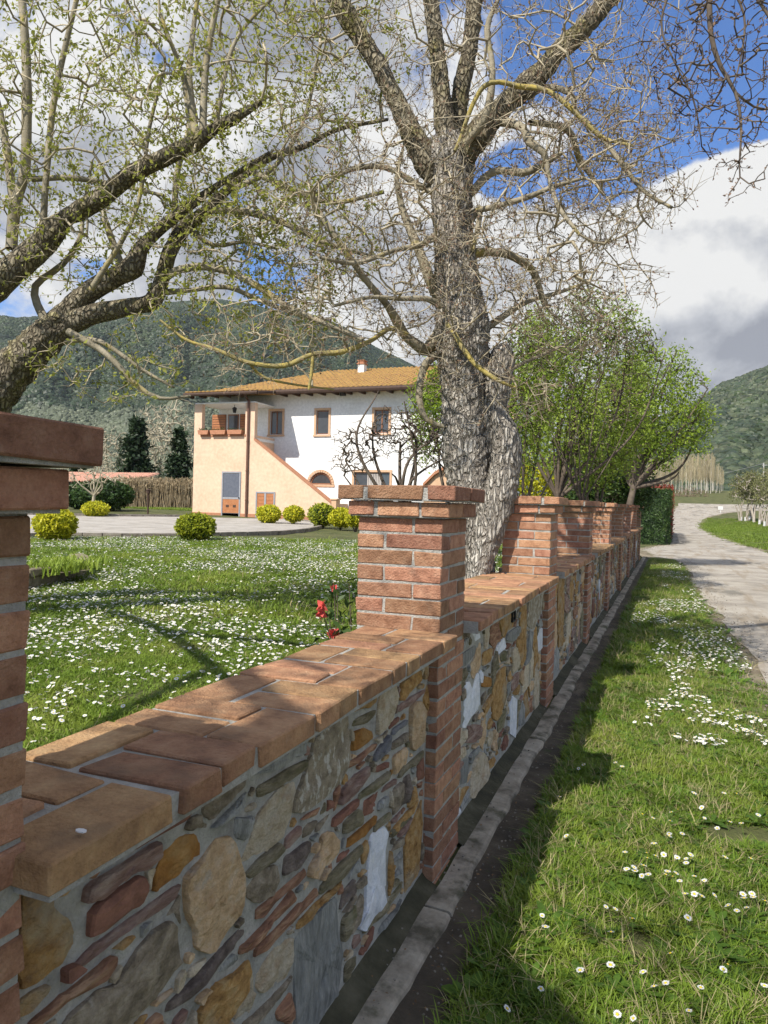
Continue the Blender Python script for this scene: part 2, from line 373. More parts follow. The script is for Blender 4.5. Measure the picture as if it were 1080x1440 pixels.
# gutter: pale concrete ledge at the wall foot and dark channel
M['ledge'] = mat('ledge_concrete', [(.20, .17, .13), (.34, .30, .235), (.44, .39, .31)], scale=7, coord='World', rough=.95, bump=.7, bscale=60, bdist=.008,
                 extra=[((.07, .062, .04), 6, .47, .64, .85, I3), ((.06, .07, .025), 3, .55, .7, .6, I3)])
M['channel'] = mat('wet_channel', [(.035, .028, .02), (.075, .06, .042), (.14, .115, .08)], scale=4, coord='World', rough=.75, bump=.8, bscale=45, bdist=.01,
                   extra=[((.22, .18, .13), 5, .56, .70, .6, (1, .4, 1)), ((.05, .08, .02), 9, .60, .72, .7, I3)])
ysg = np.arange(-1, 26.2, .09)
led_o = lambda y: -.776+.005*math.sin(y*5.1)+.004*math.sin(y*2.3+1)+.004*math.sin(y*17)+.003*math.sin(y*41)
gut = bpy.data.objects.new('gutter', None); COL.objects.link(gut); gut['kind'] = 'structure'
y_s = -1.0; rg = random.Random(5)
while y_s < 26:
    y_e = y_s+rg.uniform(1.5, 2.3); ys_ = np.linspace(y_s+.006, y_e-.006, 24); vv = []; t0_ = rg.uniform(-.004, .004)
    for y in ys_:
        xo = led_o(y)+rg.uniform(-.002, .002); z = .0045*y+t0_
        vv += [(-.872+.004*math.sin(y*11), y, z-.03), (-.872+.004*math.sin(y*11), y, z+.012), (-.82, y, z+.011+rg.uniform(-.001, .001)), (xo-.012, y, z+.008), (xo, y, z+.001), (xo+.010, y, z-.025)]
    m6 = len(ys_); f6 = [(j*6+k, j*6+k+1, (j+1)*6+k+1, (j+1)*6+k) for j in range(m6-1) for k in range(5)]+[(0, 1, 2, 3, 4, 5), tuple((m6-1)*6+k for k in range(5, -1, -1))]
    link('ledge_slab', new_mesh('ledge_slab', vv, f6, [M['ledge']]), gut); y_s = y_e
n = len(ysg); ff = [(j*5+k, j*5+k+1, (j+1)*5+k+1, (j+1)*5+k) for j in range(n-1) for k in range(4)]
vv = []
for y in ysg:
    z = .0045*y
    for x, dz in ((-.80, -.010), (-.70, -.014), (-.63, -.012), (-.575, -.004), (-.555, .012+.008*math.sin(y*7))): vv.append((x+.006*math.sin(y*9), y, z+dz))
link('channel', new_mesh('channel', vv, ff, [M['channel']], True), kind='structure')

# ------------------------------------------------------------------ bricks, pillars
PITCH_Z = .07; BH = .060
PW = .385; PX1 = -.894; PX0 = PX1-PW
def brick_mesh(kind, k):
    L_, W_ = {'full': (.252, .122), 'end': (.118, .253), 'corner': (.122, .256), 'mid': (.255, .122), 'lowmid': (.196, .122), 'lowend': (.118, .220)}[kind]
    v, f = cbox_geo((-L_/2, -W_/2, -BH/2), (L_/2, W_/2, BH/2), .0045, .0022, hash((kind, k)) % 1000)
    return new_mesh('brick', v, f, [M['brick']])
BM = {}
def bmesh_of(kind):
    k = rnd.randrange(4)
    if (kind, k) not in BM: BM[(kind, k)] = brick_mesh(kind, k)
    return BM[(kind, k)]
_hash = {'full': 1, 'end': 2, 'corner': 3, 'mid': 4, 'lowmid': 5, 'lowend': 6}
def brick_mesh(kind, k):
    L_, W_ = {'full': (.252, .122), 'end': (.118, .253), 'mid': (.246, .122), 'lowmid': (.187, .122), 'lowend': (.118, .221)}[kind]
    v, f = cbox_geo((-L_/2, -W_/2, -BH/2), (L_/2, W_/2, BH/2), (.0035), .003, _hash[kind]*10+k)
    return new_mesh('brick', v, f, [M['brick']])

def pillar(yf, label, individual, zb=None):
    """square brick pillar; yf = face towards the camera"""
    zo = .0035*(yf-2.9) if yf > 1 else .026
    root = thing('brick_pillar', label, 'pillar', (PX0+PW/2, yf+PW/2, 0), group='brick pillars of the garden wall')
    courses = []
    ztop_body = 1.566+zo; z = ztop_body-PITCH_Z/2; k = 0
    place = []
    h = PW/2
    while z > -.10:
        if k % 2 == 0:
            lay = [(-h+.126, -h+.061, 0), (h-.061, -h+.126, 1), (h-.126, h-.061, 0), (-h+.061, h-.126, 1)]
        else:
            lay = [(h-.126, -h+.061, 0), (h-.061, h-.126, 1), (-h+.126, h-.061, 0), (-h+.061, -h+.126, 1)]
        for (x, y, r) in lay: place.append(('full', x, y, z, r))
        z -= PITCH_Z; k += 1
    zl = ztop_body+PITCH_Z/2; e = .455/2
    for sx in (-1, 1):
        for sy in (-1, 1): place.append(('lowend', sx*(e-.059), sy*(e-.1105), zl, 0))
    for yy in (-e+.061, 0, e-.061): place.append(('lowmid', 0, yy, zl, 0))
    zt = zl+PITCH_Z; e = .524/2
    for sx in (-1, 1):
        for sy in (-1, 1): place.append(('end', sx*(e-.059), sy*(e-.1275), zt, 0))
    for yy in (-e+.061, -.066, .066, e-.061): place.append(('mid', 0, yy, zt, 0))
    core = MB(); core.box((-h+.0045, -h+.0045, -.12), (h-.0045, h-.0045, ztop_body))
    core.box((-.455/2+.008, -.455/2+.008, ztop_body+.0005), (.455/2-.008, .455/2-.008, ztop_body+PITCH_Z-.006))
    core.box((-.524/2+.010, -.524/2+.010, ztop_body+PITCH_Z+.001), (.524/2-.010, .524/2-.010, ztop_body+2*PITCH_Z-.014))
    core.build('mortar', M['mortar'], root)
    if individual:
        for (kd, x, y, z, r) in place:
            if z > -.08:
                link('brick', bmesh_of(kd), root, (x+rnd.gauss(0, .0012), y+rnd.gauss(0, .0012), z+rnd.gauss(0, .001)), (rnd.gauss(0, .006), rnd.gauss(0, .006), r*math.pi/2+rnd.choice((0, math.pi))))
    else:
        mb = MB()
        for (kd, x, y, z, r) in place:
            L_, W_ = {'full': (.252, .122), 'end': (.118, .253), 'mid': (.246, .122), 'lowmid': (.187, .122), 'lowend': (.118, .221)}[kd]
            if r: L_, W_ = W_, L_
            mb.box((x-L_/2, y-W_/2, z-BH/2), (x+L_/2, y+W_/2, z+BH/2))
        mb.build('brickwork', M['brick'], root, kind='stuff')
    return root
PY = [.441, 2.936, 5.87, 8.78, 11.7, 14.62, 17.5, 20.4, 23.3]
names = ['nearest brick pillar at the left edge of the picture, only its right side showing',
         'sunlit brick pillar with a two step cap in front of the forked oak',
         'brick pillar just beyond the oak, second past the sunlit foreground pillar',
         'brick pillar three sections down the wall from the near one, striped by branch shadows',
         'brick pillar fourth along from the nearest, in dappled shade',
         'brick pillar fifth along from the nearest, far down the wall',
         'brick pillar two before the last one by the hedge',
         'brick pillar next to last before the hedge',
         'last brick pillar at the far end of the wall by the clipped hedge']
for k, y in enumerate(PY): pillar(y, names[k], k <= 4)

# ------------------------------------------------------------------ stone wall spans
XF = -.942            # mortar face
def poly_from(px, org, sc, X=XF+.010, grow=1.06):
    P = np.array([onX(org[0]+x/sc, org[1]+y/sc, X)[1:] for x, y in px]); c = P.mean(0)
    return [tuple(q) for q in c+(P-c)*grow]
A = ((0, 1140), 3.6); B = ((150, 1000), 3.6); C_ = ((180, 1180), 4.154); D = ((350, 1140), 4.0); E_ = ((370, 900), 4.32); Fz = ((580, 820), 4.909); G_ = ((580, 1000), 6.0)
T1 = [
 ('O', A, [(95,440),(150,420),(262,395),(268,500),(350,550),(385,620),(370,690),(290,790),(180,860),(95,900)]),
 ('R', A, [(490,275),(530,230),(650,165),(660,205),(590,260),(520,290)]),
 ('B', A, [(665,165),(860,45),(965,12),(950,40),(760,152),(668,200)]),
 ('R', A, [(440,465),(460,380),(590,300),(760,190),(805,165),(805,235),(720,300),(650,345),(560,400),(500,450)]),
 ('B', A, [(465,650),(475,495),(720,330),(735,380),(725,470)]),
 ('R', A, [(400,780),(470,700),(720,520),(915,375),(880,460),(700,590),(560,690),(440,780)]),
 ('B', A, [(330,880),(330,805),(395,775),(430,800)]),
 ('K', A, [(330,1110),(380,1030),(520,910),(600,880),(680,750),(790,610),(860,575),(895,600),(920,790),(800,930),(640,1110),(420,1280)]),
 ('T', A, [(170,1075),(300,960),(560,750),(600,755),(540,840),(330,990),(200,1090)]),
 ('O', A, [(85,1060),(85,990),(180,920),(255,885),(240,930),(150,1030)]),
 ('A', B, [(250,915),(255,840),(330,680),(400,640),(465,625),(490,680),(480,740),(380,840)]),
 ('N', C_, [(345,330),(350,230),(440,140),(520,20),(600,0),(650,150),(675,240),(665,430),(580,520),(540,590),(480,655),(410,630),(400,520),(360,450)]),
 ('K', B, [(505,530),(500,420),(620,335),(705,325),(690,390),(600,480),(540,550)]),
 ('G', B, [(545,590),(620,510),(720,410),(715,460),(640,540),(560,592)]),
 ('G', B, [(715,325),(720,285),(860,210),(1000,150),(1000,215),(850,300),(740,335)]),
 ('M', B, [(780,435),(780,385),(900,310),(1015,250),(1015,290),(900,370)]),
 ('C', B, [(695,760),(750,640),(770,540),(880,400),(960,365),(970,420),(940,540),(900,630),(830,700),(740,750)]),
 ('K', B, [(720,940),(735,880),(800,800),(870,780),(885,850),(850,930),(770,975)]),
 ('M', B, [(715,830),(790,740),(880,670),(900,700),(860,750),(740,850)]),
 ('R', B, [(910,700),(920,640),(985,580),(990,630),(930,690)]),
 ('P', B, [(905,835),(915,740),(1030,660),(1035,720),(960,800)]),
 ('T', C_, [(765,470),(770,410),(870,330),(1040,180),(1045,215),(960,290),(870,370),(800,450)]),
 ('T', C_, [(665,670),(680,620),(800,510),(960,310),(980,350),(880,470),(780,590),(700,660)]),
 ('T', D, [(50,820),(60,770),(180,650),(300,520),(385,440),(388,490),(270,620),(120,780)]),
 ('P', C_, [(250,1010),(255,960),(400,820),(560,640),(660,540),(690,545),(640,630),(500,780),(360,920)]),
 ('O', C_, [(420,1080),(430,1010),(480,930),(520,860),(640,780),(710,720),(715,800),(690,900),(620,1000),(590,1060),(520,1150),(440,1200)]),
 ('C', C_, [(765,860),(770,790),(830,700),(900,610),(975,585),(970,700),(930,800),(860,880),(790,895)]),
 ('K', C_, [(690,1075),(740,1040),(860,920),(965,800),(965,840),(880,950),(780,1060),(700,1120)]),
 ('T', C_, [(885,1060),(880,1010),(965,890),(965,1040),(940,1080)]),
 ('R', C_, [(275,1090),(290,1050),(345,990),(340,1080)]), ('T', C_, [(110,1090),(190,1015),(195,1080),(150,1130)]),
 ('G', D, [(275,1200),(275,740),(350,650),(430,555),(500,500),(512,700),(532,790),(528,920),(500,1110),(440,1200),(300,1400)]),
 ('O', D, [(285,670),(290,630),(400,510),(525,400),(515,430),(440,520),(330,640)]),
 ('M', D, [(410,470),(420,420),(520,300),(640,195),(630,240),(560,355),(450,445)]),
 ('N', D, [(345,370),(360,300),(410,220),(415,150),(460,120),(520,170),(520,230),(440,310),(390,375)]),
 ('A', D, [(560,210),(565,165),(640,100),(720,30),(720,70),(640,150)]),
 ('M', D, [(540,130),(545,70),(600,20),(640,0),(635,70),(590,110)]),
 ('W', D, [(625,650),(660,560),(668,420),(690,160),(765,100),(785,140),(782,510),(730,570),(660,670)]),
 ('P', D, [(520,560),(540,460),(602,385),(602,460),(560,520)]),
 ('M', D, [(530,740),(535,610),(605,530),(600,580),(570,690)]),
 ('O', D, [(888,465),(882,180),(930,70),(980,-60),(980,120),(955,350),(912,410)]),
 ('M', D, [(805,155),(810,110),(920,0),(910,40)]), ('K', D, [(812,232),(830,185),(872,145),(868,190)]), ('G', D, [(812,300),(868,225),(872,270)]), ('G', D, [(815,380),(860,310),(872,350)]),
 ('M', D, [(548,1010),(552,870),(622,810),(620,900),(600,960)]), ('B', D, [(660,800),(668,720),(708,645),(702,740)]),
 ('M', D, [(650,690),(720,590),(790,510),(870,400),(865,440),(800,540),(720,640)]), ('G', D, [(740,700),(750,650),(830,560),(860,500),(850,560)]),
 ('V', E_, [(200,1040),(210,960),(240,880),(300,700),(330,590),(500,465),(525,520),(515,740),(470,860),(380,950),(250,1040)]),
 ('T', E_, [(240,1100),(280,1060),(370,1015),(340,1070)]), ('O', E_, [(550,440),(570,395),(690,330),(695,370),(640,410)]),
 ('M', E_, [(555,530),(570,485),(690,425),(690,460),(620,510)]), ('A', E_, [(545,670),(565,560),(620,535),(660,560),(655,600),(570,670)]),
 ('T', E_, [(525,790),(530,750),(690,630),(690,660)]), ('C', E_, [(700,570),(705,480),(720,330),(790,260),(812,275),(812,360),(795,480),(740,550)]),
 ('S', E_, [(680,740),(690,690),(772,572),(775,660),(720,720)]), ('S', E_, [(790,580),(800,540),(880,485),(875,520),(820,560)]),
 ('K', E_, [(790,670),(800,620),(885,560),(880,610)]), ('N', E_, [(805,820),(800,710),(870,655),(885,680),(870,750)]),
 ('O', E_, [(828,370),(850,255),(955,180),(955,250),(880,340)]), ('O', E_, [(978,230),(985,140),(1008,125),(1008,220),(995,240)]),
 ('R', E_, [(830,435),(840,395),(900,350),(990,298),(985,325),(880,415)]), ('N', E_, [(902,650),(900,430),(920,385),(965,375),(990,450),(975,610),(930,670)]),
 ('B', E_, [(690,810),(700,770),(770,740),(765,780)]), ('R', E_, [(470,1000),(480,920),(560,830),(645,770),(650,820),(580,910),(520,980)]),
 ('M', E_, [(590,980),(600,930),(700,855),(770,800),(765,840),(660,930)]), ('M', E_, [(830,840),(850,785),(980,670),(982,705),(900,780)]),
 ('R', E_, [(730,930),(750,890),(812,842),(808,880)]), ('P', E_, [(862,1000),(860,845),(905,812),(915,900),(880,990)]), ('K', E_, [(797,1060),(800,915),(848,865),(848,990),(820,1050)]),
 ('B', E_, [(430,1140),(440,1080),(580,965),(575,1010),(500,1080)]), ('M', E_, [(500,1180),(505,1110),(585,1030),(605,1060),(590,1110)]),
 ('K', E_, [(330,1170),(340,1125),(430,1045),(420,1090)]), ('B', E_, [(617,1080),(622,985),(718,918),(712,990),(688,1045)]),
 ('G', E_, [(705,1040),(712,985),(768,945),(768,1020)]), ('M', E_, [(685,1170),(690,1115),(780,1045),(788,1080)]),
 ('O', E_, [(785,1200),(790,1160),(880,1050),(938,980),(938,1010),(860,1120)]), ('B', E_, [(945,860),(945,765),(982,700),(980,840)]),
]
T2 = [
 ('W', Fz, [(350,1010),(357,930),(370,680),(430,670),(465,605),(470,700),(485,860),(420,920),(370,1010)]),
 ('W', Fz, [(585,505),(585,440),(640,365),(650,440)]), ('W', Fz, [(865,490),(870,320),(910,295),(920,390),(900,450)]),
 ('W', Fz, [(665,1040),(670,850),(690,770),(730,800),(715,1080)]), ('O', Fz, [(550,940),(555,720),(600,600),(650,560),(650,760),(620,900),(580,960)]),
 ('G', Fz, [(650,400),(655,350),(740,290),(750,340),(700,410)]), ('G', Fz, [(345,590),(348,490),(450,420),(440,490),(370,580)]),
 ('C', Fz, [(765,780),(775,590),(810,540),(805,700)]), ('C', Fz, [(835,890),(845,650),(860,560),(875,620),(872,840)]),
 ('O', Fz, [(485,580),(490,480),(560,440),(555,540)]), ('C', Fz, [(690,630),(690,460),(720,430),(745,540),(740,600)]),
 ('A', Fz, [(480,720),(500,640),(545,650),(540,720)]), ('C', G_, [(490,740),(500,560),(530,400),(590,330),(640,390),(650,520),(640,610),(560,680),(520,775)]),
 ('G', G_, [(412,630),(412,480),(440,410),(485,400),(488,500),(460,620)]),
 ('V', Fz, [(790,300),(800,120),(860,60),(900,40),(900,200),(840,330)]),
]
CL = 'OCKKMGGBRTNOOKNCMGVOCT'
def stone_geo(poly, rr, lod):
    """rounded irregular slab from an outline in (y, z); faces +x"""
    P = np.array(poly, float)
    area = .5*np.sum(P[:, 0]*np.roll(P[:, 1], -1)-np.roll(P[:, 0], -1)*P[:, 1])
    if area < 0: P = P[::-1]
    c = P.mean(0)
    for _ in range(lod[0]):                          # chaikin
        Q = np.roll(P, -1, 0); P = np.stack([P*.88+Q*.12, P*.12+Q*.88], 1).reshape(-1, 2)
    n = len(P)
    if lod[1]:
        P = P+npr.normal(0, lod[1]*1.6, P.shape)
    size = math.sqrt(abs(area))
    proud = .004+rr.random()*.010
    rings = [(1.0, -.02), (.995, proud*.55), (1-.004/size if size > .03 else .93, proud)]
    if lod[2]: rings += [(.62, proud+.004), (.3, proud+.005)]
    v = []; f = []
    for (s, x) in rings:
        for p in P:
            q = c+(p-c)*s
            dx = 0
            if s < .999: dx = .014*mnoise.noise(Vector((q[0]*12, q[1]*12, proud*900)))+.007*mnoise.noise(Vector((q[0]*45, q[1]*45, 3)))
            v.append((x+dx, q[0]-c[0], q[1]-c[1]))
    for k in range(len(rings)-1):
        for j in range(n):
            a = k*n+j; b = k*n+(j+1) % n; f.append((a, b, b+n, a+n))
    v.append((rings[-1][1]+.003, 0, 0)); m = len(v)-1; k = (len(rings)-1)*n
    for j in range(n): f.append((k+j, k+(j+1) % n, m))
    return c, v, f
def pack(y0, y1, z0, z1, fixed, rr, res=.006, smin=.018, smax=.14, gap=.011, tries=900):
    """fill a wall panel with stones that grow until they meet their neighbours"""
    ny_ = int((y1-y0)/res); nz_ = int((z1-z0)/res)
    occ = np.zeros((ny_, nz_), bool)
    YY, ZZ = np.meshgrid(y0+(np.arange(ny_)+.5)*res, z0+(np.arange(nz_)+.5)*res, indexing='ij')
    def mark(poly):
        P = np.array(poly); a0, b0 = P.min(0)-gap; a1, b1 = P.max(0)+gap
        i0, i1 = max(0, int((a0-y0)/res)), min(ny_, int((a1-y0)/res)+2); j0, j1 = max(0, int((b0-z0)/res)), min(nz_, int((b1-z0)/res)+2)
        if i0 >= i1 or j0 >= j1: return
        yy = YY[i0:i1, j0:j1]; zz = ZZ[i0:i1, j0:j1]; ins = np.zeros(yy.shape, bool); dm = np.full(yy.shape, 9.)
        Q = np.roll(P, -1, 0)
        for (a, b), (c, d) in zip(P, Q):
            cond = ((b > zz) != (d > zz))
            with np.errstate(divide='ignore', invalid='ignore'):
                xx = (c-a)*(zz-b)/(d-b+1e-12)+a
            ins ^= cond & (yy < xx)
            L2 = (c-a)**2+(d-b)**2+1e-12; t = np.clip(((yy-a)*(c-a)+(zz-b)*(d-b))/L2, 0, 1)
            dm = np.minimum(dm, np.hypot(yy-a-t*(c-a), zz-b-t*(d-b)))
        occ[i0:i1, j0:j1] |= ins | (dm < gap)
    for p in fixed: mark(p)
    out = []
    for t in range(tries):
        big = max(.0, 1-t/(tries*.45))
        cy = rr.uniform(y0+.01, y1-.01); cz = rr.uniform(z0+.01, z1-.01)
        i_ = int((cy-y0)/res); j_ = int((cz-z0)/res)
        if i_ >= ny_ or j_ >= nz_ or occ[i_, j_]: continue
        L_ = smin+(smax-smin)*(big*rr.random()+.25*rr.random())
        style = rr.random()
        asp = rr.uniform(.22, .45) if style < .55 else (rr.uniform(.6, .95) if style < .85 else rr.uniform(1.6, 2.6))
        rot = rr.gauss(0, .10) if style < .55 else rr.uniform(-.5, .5)
        pts = []; nk = 12
        for k in range(nk):
            th = k*2*math.pi/nk+rr.uniform(-.15, .15)
            ex = L_*math.copysign(abs(math.cos(th))**.7, math.cos(th)); ez = L_*asp*math.copysign(abs(math.sin(th))**.7, math.sin(th))
            dx = ex*math.cos(rot)-ez*math.sin(rot); dz = ex*math.sin(rot)+ez*math.cos(rot)
            dl = math.hypot(dx, dz); ux, uz = dx/dl, dz/dl; s = 0
            while s < dl:
                s2 = s+res; a = int((cy+ux*s2-y0)/res); b = int((cz+uz*s2-z0)/res)
                if a < 0 or b < 0 or a >= ny_ or b >= nz_ or occ[a, b]: break
                s = s2
            s = min(s, dl)*rr.uniform(.9, 1.0)
            pts.append((cy+ux*max(s, .004), cz+uz*max(s, .004)))
        P = np.array(pts); ar = .5*abs(np.sum(P[:, 0]*np.roll(P[:, 1], -1)-np.roll(P[:, 0], -1)*P[:, 1]))
        if ar < .00035 or min(P.max(0)-P.min(0)) < .014: continue
        out.append(pts); mark(pts)
    return out

TILE_L = .262
def coping(root, y0, y1, individual, zt, wide=0.):
    """basket-weave terracotta tiles along the top of a span"""
    th = .05; xo, xi = -.815, -1.232-wide
    y = y0; k = 0; pieces = []
    while y < y1-.03:
        l = min(TILE_L, y1-y)
        if k % 2 == 0:
            pieces.append((xo-.148, xo, y if y > 1 else y-.03, y+l)); sp = [(xi, xo-.158)]
        else:
            pieces.append((xi, xi+.148, y, y+l)); sp = [(xi+.158, xo)]
        for (a, b) in sp:
            if l > .2:
                m_ = y+l/2; pieces += [(a, b, y, m_-.006), (a, b, m_+.006, y+l)]
            else: pieces.append((a, b, y, y+l))
        y += l+.013; k += 1
    if wide > .2:
        pass
    mb = MB()
    for (a, b, c, d) in pieces:
        j = rnd.gauss(0, .0015); jx = rnd.gauss(0, .004)
        if individual:
            cx, cy = (a+b)/2, (c+d)/2
            v, f = cbox_geo((a-cx+.003, c-cy+.003, -th/2), (b-cx-.003, d-cy-.003, th/2), .004, .003, rnd.randrange(9999))
            link('tile', new_mesh('tile', v, f, [M['tile']]), root, (cx+jx, cy, zt-th/2+j), (rnd.gauss(0, .006), rnd.gauss(0, .006), rnd.gauss(0, .006)))
        else: mb.box((a+.003+jx, c+.003, zt-th+j), (b-.003+jx, d-.003, zt+j))
    if not individual: mb.build('tiles', M['tile'], root, kind='stuff')
    bed = MB(); bed.box((xi+.012, y0-.003 if y0 > 1 else y0-.02, zt-th-.012), (xo-.012, y1+.003, zt-.006)); bed.build('mortar_bed', M['mortar'], root)

M['footing'] = mat('mossy_footing', [(.03, .028, .018), (.06, .055, .032), (.11, .10, .065)], scale=6, coord='World', rough=.95, bump=.8, bscale=50, bdist=.01)
span_labels = ['near stretch of stone wall in the foreground, with a tall white marble slab low beside the pillar',
               'stone wall section under the oak with four white marble stones and a small black outlet',
               'third section of stone wall, from the pillar past the oak to the next one',
               'fourth section of the stone wall, steeply foreshortened, with pale upright stones',
               'fifth section of the stone wall along the gutter',
               'sixth section of the stone wall along the gutter',
               'seventh section of the stone wall, two short of the hedge',
               'last section of stone wall ending at the far pillar by the hedge']
for k in range(8):
    ya, yb = PY[k]+PW, PY[k+1]
    rr = random.Random(50+k)
    zg = .0045*ya; zt = 1.088+.0045*max(0, ya-3)*.55
    root = thing('stone_wall', span_labels[k], 'wall', (0, 0, 0), group='stone wall sections between the pillars')
    core = MB(); core.box((-1.22, ya, -.1), (XF, yb, zt-.063)); core.build('mortar', M['mortar'], root)
    ft = MB(); n_ = int((yb-ya)/.12); 
    for q in range(n_):
        a = ya+(yb-ya)*q/n_; b = ya+(yb-ya)*(q+1)/n_; j = .008*math.sin(a*9); j2 = .008*math.sin(b*9)
        ft.add([(XF-.01, a, .075+zg), (-.93+j, a, .04+zg), (-.865, a, .014+zg), (XF-.01, b, .075+zg), (-.93+j2, b, .04+zg), (-.865, b, .014+zg)],
               [(0, 1, 4, 3), (1, 2, 5, 4)])
    ft.build('footing', M['footing'], root, smooth=True)
    fixed = [(c, poly_from(p, o, s, grow=1.06 if k == 0 else .96)) for (c, (o, s), p) in (T1 if k == 0 else T2 if k == 1 else [])]
    z1 = zt-.068
    fixed = [(c, [(min(max(a, ya+.006), yb-.006), min(max(b, .07), z1)) for a, b in p]) for c, p in fixed]
    if k == 0: fill = pack(ya+.008, yb-.008, .09, z1, [p for c, p in fixed], rr, smin=.015, smax=.075, gap=.009, tries=2600)
    elif k <= 2: fill = pack(ya+.008, yb-.008, .09+zg, z1, [p for c, p in fixed], rr, tries=1500, smax=.21, smin=.022, gap=.009)
    else: fill = pack(ya+.008, yb-.008, .09+zg, z1, [], rr, res=.012, tries=420, smin=.04, smax=.2, gap=.012)
    allp = fixed+[(('W' if (rr.random() < .03 and k > 0) else rr.choice(CL)), p) for p in fill]
    groups = {}
    allp.sort(key=lambda cp: -np.ptp(np.array(cp[1]), axis=0).prod())
    for j, (c, p) in enumerate(allp):
        ind = k <= 2 and j < 290
        lod = (2, .0007, True) if (k == 0 and j < 90) else (1, 0, False)
        cc, v, f = stone_geo(p, rr, lod)
        if ind:
            link('stone', new_mesh('stone', v, f, [SM[c]], False), root, (XF, cc[0], cc[1]))
        else:
            mb = groups.setdefault(c, MB()); mb.add([(x+XF, y+cc[0], z+cc[1]) for x, y, z in v], f)
    if groups:
        mb = MB(); mats = []
        for c, q in groups.items():
            mb.add(q.v, q.f, len(mats)); mats.append(SM[c])
        mb.build('small_stones', mats, root, kind='stuff', smooth=True)
    coping(root, ya+.004, yb-.004, k <= 2, zt, wide=0 if k == 0 else .16)
    if k == 1:
        M['black'] = mat('black_plastic', [(.01, .01, .01), (.02, .02, .022)], rough=.5, bump=0)
        p = onX(719, 863, XF); vb = MB()
        vb.box((-.03, -.045, -.05), (.022, -.037, .05)); vb.box((-.03, .037, -.05), (.022, .045, .05)); vb.box((-.03, -.037, .042), (.022, .037, .05)); vb.box((-.03, -.037, -.05), (.022, .037, -.042)); vb.box((-.03, -.037, -.042), (-.02, .037, .042))
        o = vb.build('outlet', M['black'], root); o.location = tuple(p)

# ------------------------------------------------------------------ plant building tools
def catmull(P, Rr, step):
    P = np.asarray(P, float); Rr = np.asarray(Rr, float); n = len(P)
    if n == 2: Pe = np.vstack([2*P[0]-P[1], P, 2*P[1]-P[0]])
    else: Pe = np.vstack([2*P[0]-P[1], P, 2*P[-1]-P[-2]])
    out, ro = [], []
    for i in range(n-1):
        p0, p1, p2, p3 = Pe[i:i+4]; m = max(1, int(np.linalg.norm(p2-p1)/step))
        for k in range(m):
            t = k/m
            out.append(.5*((2*p1)+(-p0+p2)*t+(2*p0-5*p1+4*p2-p3)*t*t+(-p0+3*p1-3*p2+p3)*t**3)); ro.append(Rr[i]*(1-t)+Rr[i+1]*t)
    out.append(P[-1]); ro.append(Rr[-1])
    return np.array(out), np.array(ro)
class Tubes:
    def __init__(s): s.V = []; s.F = []; s.n = 0
    def add(s, V, F): s.V.append(V); s.F.append(F+s.n); s.n += len(V)
    def chain(s, P, R, k=8, rough=0., seed=0, freq=3.):
        P = np.asarray(P); n = len(P); T = np.gradient(P, axis=0); T /= np.linalg.norm(T, axis=1)[:, None]+1e-9
        a = np.cross(T[0], [0, 0, 1.]);
        if np.linalg.norm(a) < .1: a = np.cross(T[0], [1., 0, 0])
        a /= np.linalg.norm(a); ang = np.arange(k)*2*np.pi/k; V = []
        for i in range(n):
            a = a-T[i]*np.dot(a, T[i]); a /= np.linalg.norm(a); b = np.cross(T[i], a)
            rr_ = R[i]*np.ones(k)
            if rough:
                for j in range(k):
                    q = Vector((math.cos(ang[j])*freq*.6+seed, math.sin(ang[j])*freq*.6, i*.10*freq))
                    rr_[j] *= 1+rough*mnoise.noise(q)+rough*.5*mnoise.noise(q*2.7)
            V.append(P[i]+(np.cos(ang)[:, None]*a+np.sin(ang)[:, None]*b)*rr_[:, None])
        V = np.vstack(V); j = np.arange(k); F = []
        for i in range(n-1):
            F.append(np.stack([i*k+j, i*k+(j+1) % k, (i+1)*k+(j+1) % k, (i+1)*k+j], 1))
        s.add(V, np.vstack(F))
    def segs(s, P0, P1, R0, R1, k=3):
        n = len(P0)
        if n == 0: return
        d = P1-P0; L = np.linalg.norm(d, axis=1)[:, None]+1e-9; d = d/L
        up = np.where(np.abs(d[:, 2:3]) < .9, np.array([[0, 0, 1.]]), np.array([[1., 0, 0]]))
        a = np.cross(d, up); a /= np.linalg.norm(a, axis=1)[:, None]; b = np.cross(d, a)
        ang = np.arange(k)*2*np.pi/k
        ring = np.cos(ang)[None, :, None]*a[:, None, :]+np.sin(ang)[None, :, None]*b[:, None, :]
        V = np.concatenate([P0[:, None, :]+ring*R0[:, None, None], P1[:, None, :]+ring*R1[:, None, None]], 1).reshape(-1, 3)
        base = (np.arange(n)*2*k)[:, None]; j = np.arange(k)[None, :]
        F = np.stack([base+j, base+(j+1) % k, base+k+(j+1) % k, base+k+j], -1).reshape(-1, 4)
        s.add(V, F)
    def build(s, name, m, parent=None, kind=None, smooth=True):
        return link(name, new_mesh(name, np.vstack(s.V), np.vstack(s.F), m if isinstance(m, (list, tuple)) else [m], smooth), parent, kind=kind)

